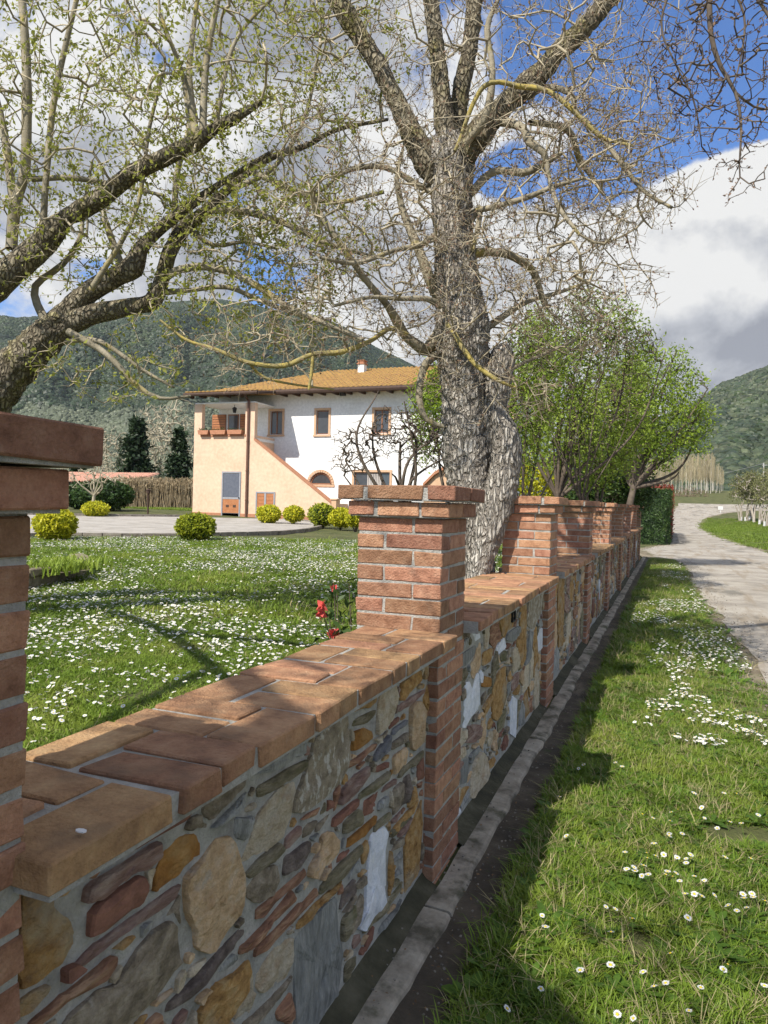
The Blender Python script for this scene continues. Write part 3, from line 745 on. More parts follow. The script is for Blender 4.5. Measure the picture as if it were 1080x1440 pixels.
def colonize(nodes, targets, rs, step=.15, jit=.25, droop=0., order=True):
    """grow twigs from the given skeleton nodes (pos, dir) until every target point is reached"""
    targets = np.asarray(targets); n0 = len(nodes[0]); cap = n0+len(targets)*14+10
    P = np.zeros((cap, 3)); D = np.zeros((cap, 3)); par = -np.ones(cap, int); P[:n0] = nodes[0]; D[:n0] = nodes[1]; n = n0
    if order:
        d0 = np.array([np.min(np.sum((P[:n0]-t)**2, 1)) for t in targets]); targets = targets[np.argsort(d0+rs.uniform(0, 1, len(d0))*d0.max()*.15)]
    tips = []
    for t in targets:
        d2 = np.sum((P[:n]-t)**2, 1); i = int(np.argmin(d2)); d = math.sqrt(d2[i])
        if d < step*.35: continue
        m = int(min(12, max(2, d/step))); v = t-P[i]
        side = rs.normal(0, 1, 3)*d*.11
        c = P[i]+.45*v+D[i]*d*.15+side; prev = i; pp = P[i]
        for k in range(1, m+1):
            u = k/m; q = (1-u)**2*P[i]+2*u*(1-u)*c+u*u*t+rs.normal(0, 1, 3)*step*jit*.35
            q[2] -= droop*d*u*u
            P[n] = q; dd = q-pp; D[n] = dd/(np.linalg.norm(dd)+1e-9); par[n] = prev; prev = n; pp = q; n += 1
            if n >= cap: break
        tips.append(n-1)
        if n >= cap-14: break
    cnt = np.ones(n)*.0
    for i in tips: cnt[i] += 1
    for i in range(n-1, n0-1, -1):
        if par[i] >= 0: cnt[par[i]] += cnt[i]
    return P[:n], D[:n], par[:n], cnt, n0, tips

def ellipsoid_pts(c, r, n, rs, shell=.0, R=None):
    v = rs.normal(0, 1, (n, 3)); v /= np.linalg.norm(v, axis=1)[:, None]
    rad = (shell**3+(1-shell**3)*rs.uniform(0, 1, n))**(1/3)
    q = v*rad[:, None]*np.asarray(r)
    if R is not None: q = q@R
    return q+np.asarray(c)
CR = np.array([_R, _F, _U])    # rows: camera-like right, forward, up axes as a plain rotation
def px_blob(x, y, rx, ry, D, rd, n, rs, shell=0.):
    """points in a world ellipsoid centred on the line of sight to (x, y) at D metres"""
    return ellipsoid_pts(atd(x, y, D), (rx*D/FPX, rd, ry*D/FPX), n, rs, shell, CR)

def leaf_mesh(P, size, rs, asp=.5, nrm=None, jit=1.0, dirs=None, var=.35):
    """one small folded diamond leaf at each point"""
    n = len(P); N_ = rs.normal(0, 1, (n, 3))*jit
    if nrm is not None: N_ = N_+nrm
    N_ /= np.linalg.norm(N_, axis=1)[:, None]+1e-9
    A_ = rs.normal(0, 1, (n, 3)) if dirs is None else dirs+rs.normal(0, .5, (n, 3))
    A_ = A_-N_*np.sum(A_*N_, 1)[:, None]; A_ /= np.linalg.norm(A_, axis=1)[:, None]+1e-9
    B_ = np.cross(N_, A_); s = size*(1+rs.uniform(-var, var, n))[:, None]
    V = np.stack([P, P+A_*s*.45+B_*s*asp*.5+N_*s*.12, P+A_*s, P+A_*s*.45-B_*s*asp*.5+N_*s*.12], 1).reshape(-1, 3)
    b = (np.arange(n)*4)[:, None]; F = np.concatenate([b, b+1, b+2, b+3], 1)
    return V, F

M['bark'] = mat('oak_bark', [(.32, .285, .24), (.50, .455, .39), (.62, .58, .51)], scale=9, rough=.95, bump=1.0, bscale=60, bdist=.02, vor=(34, 1.6, .62), stretch=(1, 1, .2),
                extra=[((.40, .38, .34), 10, .60, .74, .55, (1, 1, .6))])
M['bark2'] = mat('mossy_bark', [(.15, .125, .085), (.28, .24, .165), (.41, .36, .26)], scale=7, rough=.95, bump=1.0, bscale=60, bdist=.018, vor=(30, 1.3, .7), stretch=(1, 1, .5),
                 extra=[((.30, .27, .08), 6, .50, .66, .6, I3)])
M['limb'] = mat('lichened_limb', [(.15, .13, .09), (.27, .235, .165), (.40, .35, .26)], scale=6, rough=.95, bump=.8, bscale=70, bdist=.008,
                extra=[((.40, .31, .05), 4, .55, .68, .7, I3)])
M['twig'] = mat('twigs', [(.22, .185, .125), (.36, .305, .21), (.50, .43, .30)], scale=4, coord='World', rough=.95, bump=0)
M['twig_dark'] = mat('dark_twigs', [(.06, .045, .035), (.11, .085, .065), (.17, .135, .1)], scale=4, coord='World', rough=.95, bump=0)
M['twig_pale'] = mat('pale_twigs', [(.28, .24, .17), (.40, .35, .25), (.5, .45, .34)], scale=4, coord='World', rough=.95, bump=0)
M['yellow_limb'] = mat('yellow_lichen_limb', [(.20, .17, .10), (.33, .27, .10), (.48, .36, .07)], scale=11, rough=.95, bump=.8, bscale=70, bdist=.008)
M['bud'] = mat('buds', [(.14, .085, .05), (.25, .16, .11), (.33, .24, .16)], scale=3, coord='World', rough=.9, bump=0, transl=.2)
M['spring_leaf'] = mat('spring_leaf', [(.20, .22, .035), (.32, .34, .06), (.42, .42, .12)], scale=2, coord='World', rough=.7, bump=0, transl=.45)
def leafmat(name, cols, tr=.4, sc=1.5, **k): return mat(name, cols, scale=sc, coord='World', rough=k.pop('rough', .5), bump=0, transl=tr, **k)
M['leaf_green'] = leafmat('leaf_green', [(.13, .19, .024), (.25, .34, .045), (.38, .46, .08)])
M['leaf_bright'] = leafmat('leaf_bright', [(.14, .21, .02), (.25, .35, .035), (.37, .45, .065)])
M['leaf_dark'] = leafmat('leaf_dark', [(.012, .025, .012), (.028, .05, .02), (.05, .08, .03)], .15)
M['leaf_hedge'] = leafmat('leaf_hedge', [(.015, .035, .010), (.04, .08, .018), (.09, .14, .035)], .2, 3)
M['leaf_gold'] = leafmat('leaf_gold', [(.28, .32, .015), (.52, .50, .025), (.72, .66, .05)], .3, 5)
M['leaf_golddark'] = leafmat('leaf_olive', [(.14, .18, .014), (.30, .34, .022), (.52, .50, .04)], .3, 5)
M['leaf_red'] = leafmat('leaf_red', [(.12, .02, .012), (.28, .05, .03), (.36, .10, .06)], .3, 5)

def tree_crown(root, P, D, par, cnt, n0, tips, rs, tip_r, mtwig, power=.45, rmax=.05, k=3, bud=None, budm=None, budn=1, budsize=.02, part='twigs', spread=.0, budasp=.5, leafpart='leaves', seglen=None):
    idx = np.arange(n0, len(P)); pi = par[idx]
    r = np.minimum(tip_r*np.maximum(cnt, 1)**power, rmax)
    r1 = r[idx]; r0 = np.where(pi >= n0, r[pi], np.minimum(r[idx]*1.1, rmax))
    big = r1 > tip_r*2.6; tb = Tubes()
    tb.segs(P[pi][~big], P[idx][~big]+(P[idx]-P[pi])[~big]*.05, r0[~big], r1[~big], k)
    if big.any(): tb.segs(P[pi][big]-(P[idx]-P[pi])[big]*.06, P[idx][big]+(P[idx]-P[pi])[big]*.08, r0[big], r1[big], 6)
    tb.build(part, mtwig, root, kind='stuff')
    if budm:
        # leaves sit along thin twigs
        small = idx[cnt[idx] <= bud]
        pts = np.repeat(P[small], budn, 0); dr = np.repeat(D[small], budn, 0)
        seg = np.repeat(P[small]-P[par[small]], budn, 0)
        pts = pts-seg*rs.uniform(0, 1, (len(pts), 1))+rs.normal(0, 1, pts.shape)*spread
        V, F = leaf_mesh(pts, budsize, rs, budasp, dirs=dr)
        link(leafpart, new_mesh(leafpart, V, F, [budm]), root, kind='stuff')
def side_twigs(P, D, par, cnt, n0, rs, length=.10, per=1, only=3):
    """short spur twigs on thin shoots"""
    idx = np.arange(n0, len(P)); idx = idx[cnt[idx] <= only]; idx = np.repeat(idx, per)
    n = len(idx); a = P[idx]; v = rs.normal(0, 1, (n, 3)); v = v*.8+D[idx]; v /= np.linalg.norm(v, axis=1)[:, None]
    L = length*rs.uniform(.4, 1.3, (n, 1)); return a, a+v*L

def limb(tb, pts, D, k=10, rough=.12, step=.06, freq=3., seed=0, minr=0):
    """pts: (x, y, half width in px[, depth offset]); returns 3-D nodes and directions"""
    P = [atd(p[0], p[1], D+(p[3] if len(p) > 3 else 0)) for p in pts]; Rr = [max(minr, p[2]*D/FPX) for p in pts]
    Q, r = catmull(P, Rr, step); tb.chain(Q, r, k, rough, seed, freq)
    T = np.gradient(Q, axis=0); T /= np.linalg.norm(T, axis=1)[:, None]+1e-9
    return Q, T

# ------------------------------------------------------------------ the forked oak in the gap behind the wall
rs = np.random.RandomState(5)
oak = thing('oak_tree', 'large forked tree with furrowed grey bark and bare budding branches, rooted behind the wall', 'tree', (-1.33, 5.2, 0))
def child_of(o, root):
    o.parent = root; o.matrix_parent_inverse = Matrix.Translation(-root.location)
OD = 6.05; nodes = []
def mk(name, m, plist, D, root, k=10, rough=.12, step=.06, freq=3., store=nodes, minr=0, seed=0):
    for q, p in enumerate(plist):
        tb = Tubes(); store.append(limb(tb, p, D, k, rough, step, freq, seed+q*3, minr))
        o = tb.build(name, m, root); o.location = tuple(-np.array(root.location))
    return o
mk('trunk', M['bark'], [[(672,840,24),(668,760,26),(664,700,31),(657,640,33),(653,590,31),(652,540,31),(651,500,35),(650,460,38),(645,420,32),(641,370,29),(637,320,27),(635,270,28),(634,225,33),(633,195,26)]], OD, oak, 56, .16, .022, 7.)
mk('trunk', M['bark'], [[(664,838,19),(670,815,15),(680,780,17),(693,735,20),(704,690,22),(711,655,21),(713,628,20),(710,606,17),(703,588,13),(697,575,7)]], OD-.20, oak, 44, .18, .022, 6., seed=20)
mk('trunk', M['bark'], [[(706,670,20),(697,630,21),(694,585,21),(697,545,20),(704,515,18),(706,492,15),(704,484,8)]], OD-.03, oak, 36, .2, .03, 6., seed=9)
big = [
 [(648,222,18),(672,190,20),(692,165,16),(720,138,14),(742,120,17),(765,98,14),(782,76,13),(805,55,14),(822,38,13),(862,-8,12),(900,-60,11)],
 [(640,200,16),(645,150,13),(650,118,12),(660,70,11),(668,0,11),(676,-70,10)],
 [(630,205,17),(624,160,14),(620,120,12),(613,60,11),(605,-10,11),(600,-70,9)],
 [(622,262,16),(600,225,20),(580,190,15),(562,150,13),(545,118,12),(525,80,12),(505,50,13),(485,18,14),(460,-25,12),(440,-60,10)],
]
mk('limb', M['bark2'], big[:1], OD-.1, oak, 18, .2, .035, 5.); mk('limb', M['bark2'], big[1:2], OD+.1, oak, 16, .2, .035, 5.)
mk('limb', M['bark2'], big[2:3], OD-.05, oak, 16, .2, .035, 5.); mk('limb', M['bark2'], big[3:], OD, oak, 18, .2, .035, 5.)
br = [
 [(645,265,7),(655,278,6),(680,252,6),(700,240,5,-.1),(735,243,5,-.2),(758,235,4,-.3),(790,215,3,-.4)],
 [(655,310,6),(668,297,4),(690,292,4,-.15),(740,278,4,-.3),(780,262,3,-.5),(822,250,2,-.7)],
 [(650,400,9),(660,362,8),(685,355,6),(715,358,6,.1),(740,372,5.5,.2),(753,388,5,.3),(766,430,3.5,.4)],
 [(640,345,5),(668,300,5),(676,290,4),(672,320,4,-.1),(664,355,3,-.15)],
 [(720,130,6),(745,135,4.5),(765,122,4,-.1),(800,130,4,-.2),(812,160,3,-.3),(835,180,3,-.4),(868,222,3,-.5),(905,268,2.5,-.6),(945,292,2,-.7)],
 [(690,168,8),(712,172,6,-.2),(735,180,5,-.4),(745,200,6,-.5),(765,215,5,-.5),(770,240,3,-.5),(785,290,3,-.6),(815,330,2,-.7)],
 [(745,172,4,-.1),(790,178,5,.2),(805,192,5,.3),(815,225,4.5,.4),(828,242,4,.4),(850,275,2.5,.5)],
 [(660,500,8),(675,470,6,.2),(700,450,5,.3),(740,425,4,.4),(790,410,3,.6),(830,395,2,.7)],
 [(620,470,13,.2),(600,492,9,.1),(588,487,8),(572,475,7),(560,455,7,-.1),(545,430,5,-.2),(528,410,5,-.3),(508,385,4,-.4),(480,345,4,-.5),(455,308,4,-.5),(440,285,3,-.5)],
 [(630,440,10,.1),(608,400,8),(592,360,7),(578,325,6,.1),(565,290,5,.2),(558,250,4,.3),(565,215,3,.3)],
 [(625,300,6),(610,270,6,.1),(590,262,5,.2),(555,240,4,.3),(520,234,4,.4),(480,245,3,.5),(440,280,2,.5)],
 [(612,500,6,.1),(600,510,6),(592,530,5),(590,560,5,-.1),(600,590,4,-.1),(625,600,3,-.1)],
 [(620,430,5,-.2),(600,420,4,-.3),(560,420,3,-.4),(520,418,2.5,-.5),(470,430,2,-.6)],
 [(690,560,5,.1),(720,520,3,.3),(760,500,2.5,.5),(810,478,2,.7)],
 [(612,330,4),(590,345,4,-.2),(555,352,3,-.3),(500,370,3,-.5),(450,362,2,-.7)],
 [(650,240,5),(658,200,5,-.2),(680,170,5,-.3),(690,130,5,-.3),(692,90,4,-.3),(685,40,4,-.3),(700,0,3,-.3)],
]
mk('limb', M['limb'], br, OD, oak, 8, .15, .06, minr=.005)
yel = [
 [(628,455,4,-.3),(640,470,4,-.35),(650,488,4.5,-.4),(668,512,4,-.45),(695,532,3.5,-.5),(725,545,2,-.5)],
 [(572,470,4,-.1),(548,462,4,-.25),(520,480,4,-.35),(480,495,4.5,-.4),(440,498,4,-.4),(400,514,4,-.4),(350,510,3.5,-.4),(300,490,3,-.4),(262,478,2.5,-.4),(225,450,1.8,-.4)],
 [(440,500,3,-.4),(438,525,3,-.4),(434,548,2,-.4)], [(350,510,2.5,-.4),(370,530,2.5,-.3),(410,540,2,-.3),(470,548,1.5,-.2)],
 [(640,212,3,-.4),(680,122,4,-.5),(735,122,4,-.5),(770,128,4,-.55),(800,150,4,-.6),(825,175,3.5,-.6),(850,195,3,-.6),(890,205,2,-.7)],
]
mk('limb', M['yellow_limb'], [[(q[0], q[1], q[2]*.8)+tuple(q[3:]) for q in p] for p in yel], OD, oak, 8, .2, .05, minr=.007)
# hollow and stub
NP = np.vstack([a for a, b in nodes[3:]]); ND = np.vstack([b for a, b in nodes[3:]])
trunkn = nodes[0]
hi = trunkn[0][:, 2] > 2.6
NP = np.vstack([NP, trunkn[0][hi][::6]]); ND = np.vstack([ND, trunkn[1][hi][::6]])
sel = rs.permutation(len(NP))[:2200]; NP = NP[sel]; ND = ND[sel]
tg = [px_blob(640, 150, 230, 200, OD, 1.5, 620, rs), px_blob(520, 330, 170, 150, OD-.2, 1.3, 560, rs), px_blob(780, 270, 130, 190, OD-.1, 1.3, 640, rs),
      px_blob(850, 130, 110, 160, OD-.1, 1.2, 330, rs), px_blob(870, 260, 100, 80, OD-.5, .9, 260, rs), px_blob(800, 440, 110, 80, OD, 1.1, 260, rs), px_blob(460, 460, 120, 60, OD-.4, .8, 130, rs), px_blob(640, 420, 120, 130, OD-.3, .9, 360, rs),
      px_blob(360, 500, 110, 45, OD-.4, .6, 70, rs), px_blob(560, -60, 300, 120, OD, 1.6, 230, rs), px_blob(700, 560, 110, 40, OD-.3, .5, 60, rs)]
res = colonize((NP, ND), np.vstack(tg), rs, step=.11, jit=.26)
P_, D_, par_, cnt_, n0_, tips_ = res

def crown_part(root, name='crown'):
    o = bpy.data.objects.new(name, None); COL.objects.link(o); o.parent = root; o.location = tuple(-np.array(root.location)); return o
oc = crown_part(oak)
tree_crown(oc, *res, rs, .0026, M['twig'], power=.37, rmax=.011, bud=3, budm=M['bud'], budn=1, budsize=.026, spread=.006, budasp=.55, leafpart='buds')
a, b = side_twigs(P_, D_, par_, cnt_, n0_, rs, .12, 2, 7)
tb = Tubes(); tb.segs(a, b, np.full(len(a), .0020), np.full(len(a), .0012), 3); tb.build('spurs', M['twig'], oc, kind='stuff')
sel = rs.uniform(0, 1, len(b)) < .6
V, F = leaf_mesh(np.repeat(b[sel], 2, 0), .018, rs, .6); link('buds', new_mesh('buds', V, F, [M['bud']]), oc, kind='stuff')
# branch hanging into the top right corner, from a limb above the frame
hang = thing('overhanging_branch', 'dark drooping twigs hanging against the blue sky in the top right corner', 'branch', tuple(atd(1000, -60, OD-1.6)))
hn = []
mk('limb', M['twig_dark'], [[(860,-70,6),(940,-60,5),(990,-40,4.5),(1000,50,3.5),(1014,95,3),(1034,130,2.5),(1042,175,2),(1040,230,1.2)], [(1034,130,2),(1060,150,1.5),(1090,155,1)], [(1010,-50,3),(1046,20,1.6),(1040,90,1.2),(1030,120,1)],
   [(1030,-50,3),(1090,40,1.6),(1100,110,1.2)], [(960,-55,2),(930,30,1.5),(950,90,1.2),(975,140,1.2),(985,190,1)]], OD-1.6, hang, 7, .12, .06, store=hn, minr=.002)
NP = np.vstack([a for a, b in hn]); ND = np.vstack([b for a, b in hn])
res = colonize((NP, ND), np.vstack([px_blob(1030, 90, 80, 140, OD-1.6, .5, 330, rs), px_blob(960, 60, 70, 110, OD-1.5, .5, 200, rs), px_blob(1040, 230, 40, 60, OD-1.6, .3, 30, rs)]), rs, step=.08, jit=.3)
hc = crown_part(hang, 'twig_crown')
tree_crown(hc, *res, rs, .0021, M['twig_dark'], power=.36, rmax=.006, bud=3, budm=M['bud'], budn=2, budsize=.02, spread=.006, leafpart='buds')

# ------------------------------------------------------------------ budding tree at the left edge
LD = 6.2; rs = np.random.RandomState(21)
lt = thing('leaning_tree', 'leaning tree at the left edge with thick mossy limbs and pale yellow-green spring leaves', 'tree', tuple(atd(-190, 880, LD)))
ln = []
def mkl(name, m, pl, k, rough=.15, step=.05, freq=4., minr=0., D=LD): return mk(name, m, [[(q[0], q[1], q[2]*.86)+tuple(q[3:]) for q in p] for p in pl], D, lt, k, rough, step, freq, ln, minr)
mkl('trunk', M['bark2'], [[(-190,900,60),(-160,800,52),(-110,690,46),(-55,605,42),(-5,548,33),(40,497,29),(70,470,27),(92,450,22)]], 40, .22, .03, 6.)
mkl('limb', M['bark2'], [[(78,462,20),(130,442,17),(180,432,14),(213,424,14),(228,392,12),(240,352,12),(262,318,11,.1),(290,297,10,.1),(318,268,8,.2),(345,243,8,.3),(380,222,6,.4),(430,205,5,.5),(475,182,4,.6),(545,168,3,.8)]], 18)
mkl('limb', M['bark2'], [[(72,462,20),(98,436,18),(125,411,17),(160,391,16),(186,376,18,-.1),(198,350,11,-.1),(225,322,9,-.1),(255,298,9,-.2),(285,275,6,-.2),(330,245,4,-.3),(380,215,3,-.4)]], 20)
mkl('limb', M['bark2'], [[(-130,520,44,.3),(-60,448,30,.2),(-10,402,25),(30,370,21),(58,344,21),(76,323,19),(92,306,13),(118,294,15,-.1),(150,272,14,-.2),(190,242,13,-.3),(225,225,12,-.4),(255,210,13,-.4),(275,200,13,-.5),(300,182,8,-.5),(330,166,8,-.6),(367,143,4,-.6)]], 22)
mkl('trunk', M['bark2'], [[(-150,760,50,.3),(-165,640,48,.3),(-140,530,46,.3),(-125,505,40,.3)]], 24, .2, .05)
sl_ = [
 [(277,200,6,-.5),(266,110,5,-.5),(272,40,4,-.4),(282,-30,3,-.4)], [(270,200,5,-.5),(258,110,4,-.5),(240,60,3,-.6),(225,20,3,-.6)], [(285,192,6,-.5),(290,90,5,-.4),(312,-30,4,-.4)], [(302,182,4,-.5),(330,60,3,-.5),(400,-20,2,-.5)],
 [(16,350,10,.1),(22,285,9,.1),(35,240,8,.1),(38,150,8,.1),(36,70,7,.1),(28,-40,6,.1)], [(20,300,7,.1),(8,200,7,.1),(-10,120,6,.1)], [(60,330,6,.1),(66,240,5,.1),(78,130,5,.2),(112,-20,4,.2)],
 [(45,252,5,.2),(100,250,5,.2),(165,260,4,.3),(230,275,3,.3)], [(85,470,8,0),(58,440,7,.12),(50,402,6,.2),(88,372,5,.2),(112,335,4,.2),(118,290,3,.3),(130,225,2,.3)],
 [(213,422,8),(236,388,7),(268,376,6,-.1),(308,378,5.5,-.2),(352,396,5.5,-.3),(400,428,5,-.4),(450,452,4,-.5),(510,478,2.5,-.6)],
 [(218,412,6,.1),(268,408,4,.1),(320,404,4,.1),(372,425,4,0),(440,450,3,-.1),(500,470,2,-.1)],
 [(95,466,6,-.2),(150,498,5,-.2),(190,540,4,-.2),(225,560,3,-.2),(268,557,2,-.1)], [(92,480,4),(140,480,4,-.1),(200,520,3,-.1),(245,545,2,-.1)],
 [(300,296,6,.1),(345,298,6,.1),(400,314,5,0),(455,340,4,-.1),(520,360,3,-.2)], [(262,318,5,.1),(300,345,4,.1),(345,340,3,.2),(390,350,2.5,.2)],
 [(172,378,7,.1),(160,345,6,.2),(148,310,5,.2),(140,270,3,.3)], [(245,340,5,.1),(248,250,5,.2),(262,200,4,.2)], [(350,240,5,.3),(420,270,5,.2),(470,285,4,.1),(540,270,3,0)],
 [(128,408,5,-.2),(190,300,3,-.3),(210,180,3,-.3),(230,100,2,-.3)], [(330,265,5,.2),(385,235,4,.3),(430,160,3,.4),(450,60,2,.5)],
]
mkl('limb', M['limb'], sl_, 8, .12, .08, 3., .006)
# limbs of the same crown that reach back over the wall, above and behind the camera
back = Tubes(); bn = []
for pts in ([(-5.6, 3.6, 2.6), (-4.8, 2.2, 3.5), (-3.9, .9, 4.0), (-3.0, -.4, 4.4), (-2.2, -1.4, 4.9)], [(-4.8, 2.2, 3.5), (-3.6, 1.6, 4.2), (-2.8, .8, 4.5), (-2.0, .1, 4.9)], [(-3.9, .9, 4.0), (-3.6, -.6, 3.9), (-3.0, -1.8, 3.9)], [(-3.0, -.4, 4.4), (-2.0, -1.6, 4.6), (-1.2, -2.6, 4.9), (-.5, -3.4, 5.1)], [(-2.0, -1.6, 4.6), (-1.8, -2.6, 4.8), (-1.9, -3.4, 5.3)]):
    Q, r = catmull(np.array(pts), np.linspace(.06, .018, len(pts)), .1); back.chain(Q, r, 8, .1); T = np.gradient(Q, axis=0); bn.append((Q, T/np.linalg.norm(T, axis=1)[:, None]))
o = back.build('limb', M['limb'], lt); o.location = tuple(-np.array(lt.location))
NP = np.vstack([a for a, b in ln[1:4]+ln[5:]+bn]); ND = np.vstack([b for a, b in ln[1:4]+ln[5:]+bn])
sel = rs.permutation(len(NP))[:2000]; NP = NP[sel]; ND = ND[sel]
tg = [px_blob(130, 120, 200, 190, LD, 1.5, 720, rs), px_blob(330, 170, 180, 180, LD, 1.5, 640, rs), px_blob(60, 320, 130, 110, LD, 1.1, 190, rs), px_blob(400, 350, 150, 90, LD-.1, 1.1, 380, rs),
      px_blob(440, 60, 150, 120, LD+.3, 1.2, 330, rs), px_blob(250, 330, 130, 90, LD, 1.1, 210, rs), px_blob(150, 520, 130, 50, LD-.2, .6, 60, rs), px_blob(-60, 150, 150, 230, LD, 1.4, 180, rs), px_blob(330, 450, 150, 60, LD-.2, .6, 130, rs),
      ellipsoid_pts((-2.3, -.9, 4.3), (1.3, 2.2, .8), 150, rs), ellipsoid_pts((-1.1, -2.7, 4.9), (1.7, 1.6, .8), 170, rs)]
res = colonize((NP, ND), np.vstack(tg), rs, step=.13, jit=.25)
lc = crown_part(lt)
P_, D_, par_, cnt_, n0_, tips_ = res
tree_crown(lc, *res, rs, .0026, M['twig'], power=.38, rmax=.012, bud=5, budm=M['spring_leaf'], budn=3, budsize=.042, spread=.02, budasp=.5)
a, b = side_twigs(P_, D_, par_, cnt_, n0_, rs, .11, 1, 5)
tb = Tubes(); tb.segs(a, b, np.full(len(a), .0022), np.full(len(a), .0014), 3); tb.build('spurs', M['twig'], lc, kind='stuff')
sel = rs.uniform(0, 1, len(b)) < .75
V, F = leaf_mesh(np.repeat(b[sel], 2, 0)+rs.normal(0, .01, (2*sel.sum(), 3)), .036, rs, .55); link('leaves', new_mesh('leaves', V, F, [M['spring_leaf']]), lc, kind='stuff')

# ------------------------------------------------------------------ trees from a base point and crown blobs
def on_ground(x, y):
    z = .6
    for _ in range(12): p = onZ(x, y, z) if ray(x, y)[2] < 0 else None; z = gz(p[0], p[1])
    return np.array([p[0], p[1], z])
def blob_tree(name, label, cat, bx, D, blobs, ntg, seed, mleaf, leaf=.05, budn=3, mtwig=None, trunk_r=.09, fork=.35, group=None, spread=.04, bud=6, tip=.004, lean=None, asp=.5, step=.25, droop=0.):
    rs = np.random.RandomState(seed)
    p = atd(bx, 700, D); base = np.array([p[0], p[1], gz(p[0], p[1])-.05])
    root = thing(name, label, cat, tuple(base), group=group)
    tops = [atd(b[0], b[1], D) for b in blobs]
    c = np.mean(tops, 0); zf = base[2]+fork*(c[2]-base[2])
    f0 = base+(c-base)*np.array([fork*.6, fork*.6, fork])
    Pn = [base, base+(f0-base)*.5+rs.normal(0, .05, 3)*[1, 1, 0], f0]
    tb = Tubes(); Q, r = catmull(np.array(Pn), [trunk_r*1.25, trunk_r, trunk_r*.85], .12); tb.chain(Q, r, 10, .12); nn = [Q]
    for t in tops:
        for _ in range(2):
            e = t+rs.normal(0, .35, 3); Q, r = catmull(np.array([f0-(f0-base)*.08, f0+(e-f0)*.5+rs.normal(0, .2, 3), e]), [trunk_r*.6, trunk_r*.38, trunk_r*.15], .15); tb.chain(Q, r, 7, .1); nn.append(Q)
    o = tb.build('trunk', mtwig or M['twig_dark'], root); o.location = tuple(-base)
    NP = np.vstack(nn[1:]); T = np.vstack([np.gradient(q, axis=0) for q in nn[1:]]); T /= np.linalg.norm(T, axis=1)[:, None]+1e-9
    tg = np.vstack([px_blob(b[0], b[1], b[2], b[3], D, (b[2]+b[3])*.5*D/FPX, int(ntg*b[2]*b[3]/sum(q[2]*q[3] for q in blobs)), rs) for b in blobs])
    res = colonize((NP, T), tg, rs, step=step, jit=.4, droop=droop)
    cr = bpy.data.objects.new('crown', None); COL.objects.link(cr); cr.parent = root; cr.location = tuple(-base)
    tree_crown(cr, *res, rs, tip, mtwig or M['twig_dark'], rmax=trunk_r*.4, bud=bud, budm=mleaf, budn=budn, budsize=leaf, spread=spread, budasp=asp)
    return root
blob_tree('green_tree', 'slender fresh green tree right of the forked oak trunk, nearest of those behind the wall', 'tree', 737, 10.5, [(738,560,42,90),(722,630,35,55),(755,500,35,60)], 900, 31, M['leaf_green'], .055, 9, trunk_r=.045, spread=.09)
blob_tree('green_tree', 'tall upright green tree behind the third pillar, its tip poking above the others', 'tree', 775, 12.5, [(790,510,40,60),(800,590,60,60),(840,480,36,55),(878,460,18,48),(760,470,24,40),(820,430,16,34),(900,500,22,40)], 1250, 32, M['leaf_green'], .06, 8, trunk_r=.05, spread=.10)
blob_tree('green_tree', 'bushy green tree with a dark low trunk standing behind the far pillars', 'tree', 838, 15, [(850,590,60,80),(820,650,75,40),(880,560,40,60)], 1300, 33, M['leaf_green'], .07, 8, trunk_r=.06, spread=.12)
blob_tree('green_tree', 'bright yellow-green tree leaning out to the right over the clipped hedge', 'tree', 872, 19, [(930,590,50,45),(905,540,36,50),(965,555,26,44),(890,620,45,45),(985,590,18,26),(950,520,16,34),(975,620,22,20),(930,640,26,22)], 1150, 34, M['leaf_bright'], .08, 7, trunk_r=.09, spread=.12, fork=.5)
blob_tree('green_tree', 'green leafy tree glimpsed between the forked oak and the white house wall', 'tree', 640, 13.5, [(606,575,30,50),(618,540,26,30),(600,620,18,30)], 600, 35, M['leaf_bright'], .06, 9, trunk_r=.05, spread=.1)
blob_tree('bare_tree', 'brown twiggy tree mingled with the tall green one above the wall', 'tree', 815, 12, [(840,490,55,60),(865,560,60,50),(800,440,45,45),(775,530,60,70),(900,500,30,50)], 380, 36, M['bud'], .03, 1, mtwig=M['twig_dark'], trunk_r=.02, tip=.0036)
blob_tree('shrub', 'yellow-green shrub glowing low between the tree trunks behind the wall', 'shrub', 742, 13, [(745,680,32,26),(725,668,20,22),(765,690,20,20)], 420, 37, M['leaf_gold'], .06, 11, trunk_r=.02, spread=.08)
blob_tree('shrub', 'dark green undergrowth shrub filling the gap between the wall and the hedge', 'shrub', 860, 21, [(860,680,50,34),(815,690,45,25),(890,690,30,30)], 900, 38, M['leaf_hedge'], .10, 12, trunk_r=.04, spread=.14)
blob_tree('bare_fruit_tree', 'low spreading bare tree with gnarled dark branches before the white house wall', 'tree', 566, 12, [(520,620,60,28),(570,600,50,30),(620,610,40,35),(495,650,35,18),(600,640,40,22)], 1300, 39, None, mtwig=M['twig_dark'], trunk_r=.06, fork=.40, tip=.0036, step=.13)
blob_tree('bare_fruit_tree', 'small pale bare tree beside the red roofed shed', 'tree', 132, 30, [(130,668,45,14),(110,676,30,12),(160,672,30,10)], 160, 40, None, mtwig=M['twig_pale'], trunk_r=.07, fork=.6, tip=.008)
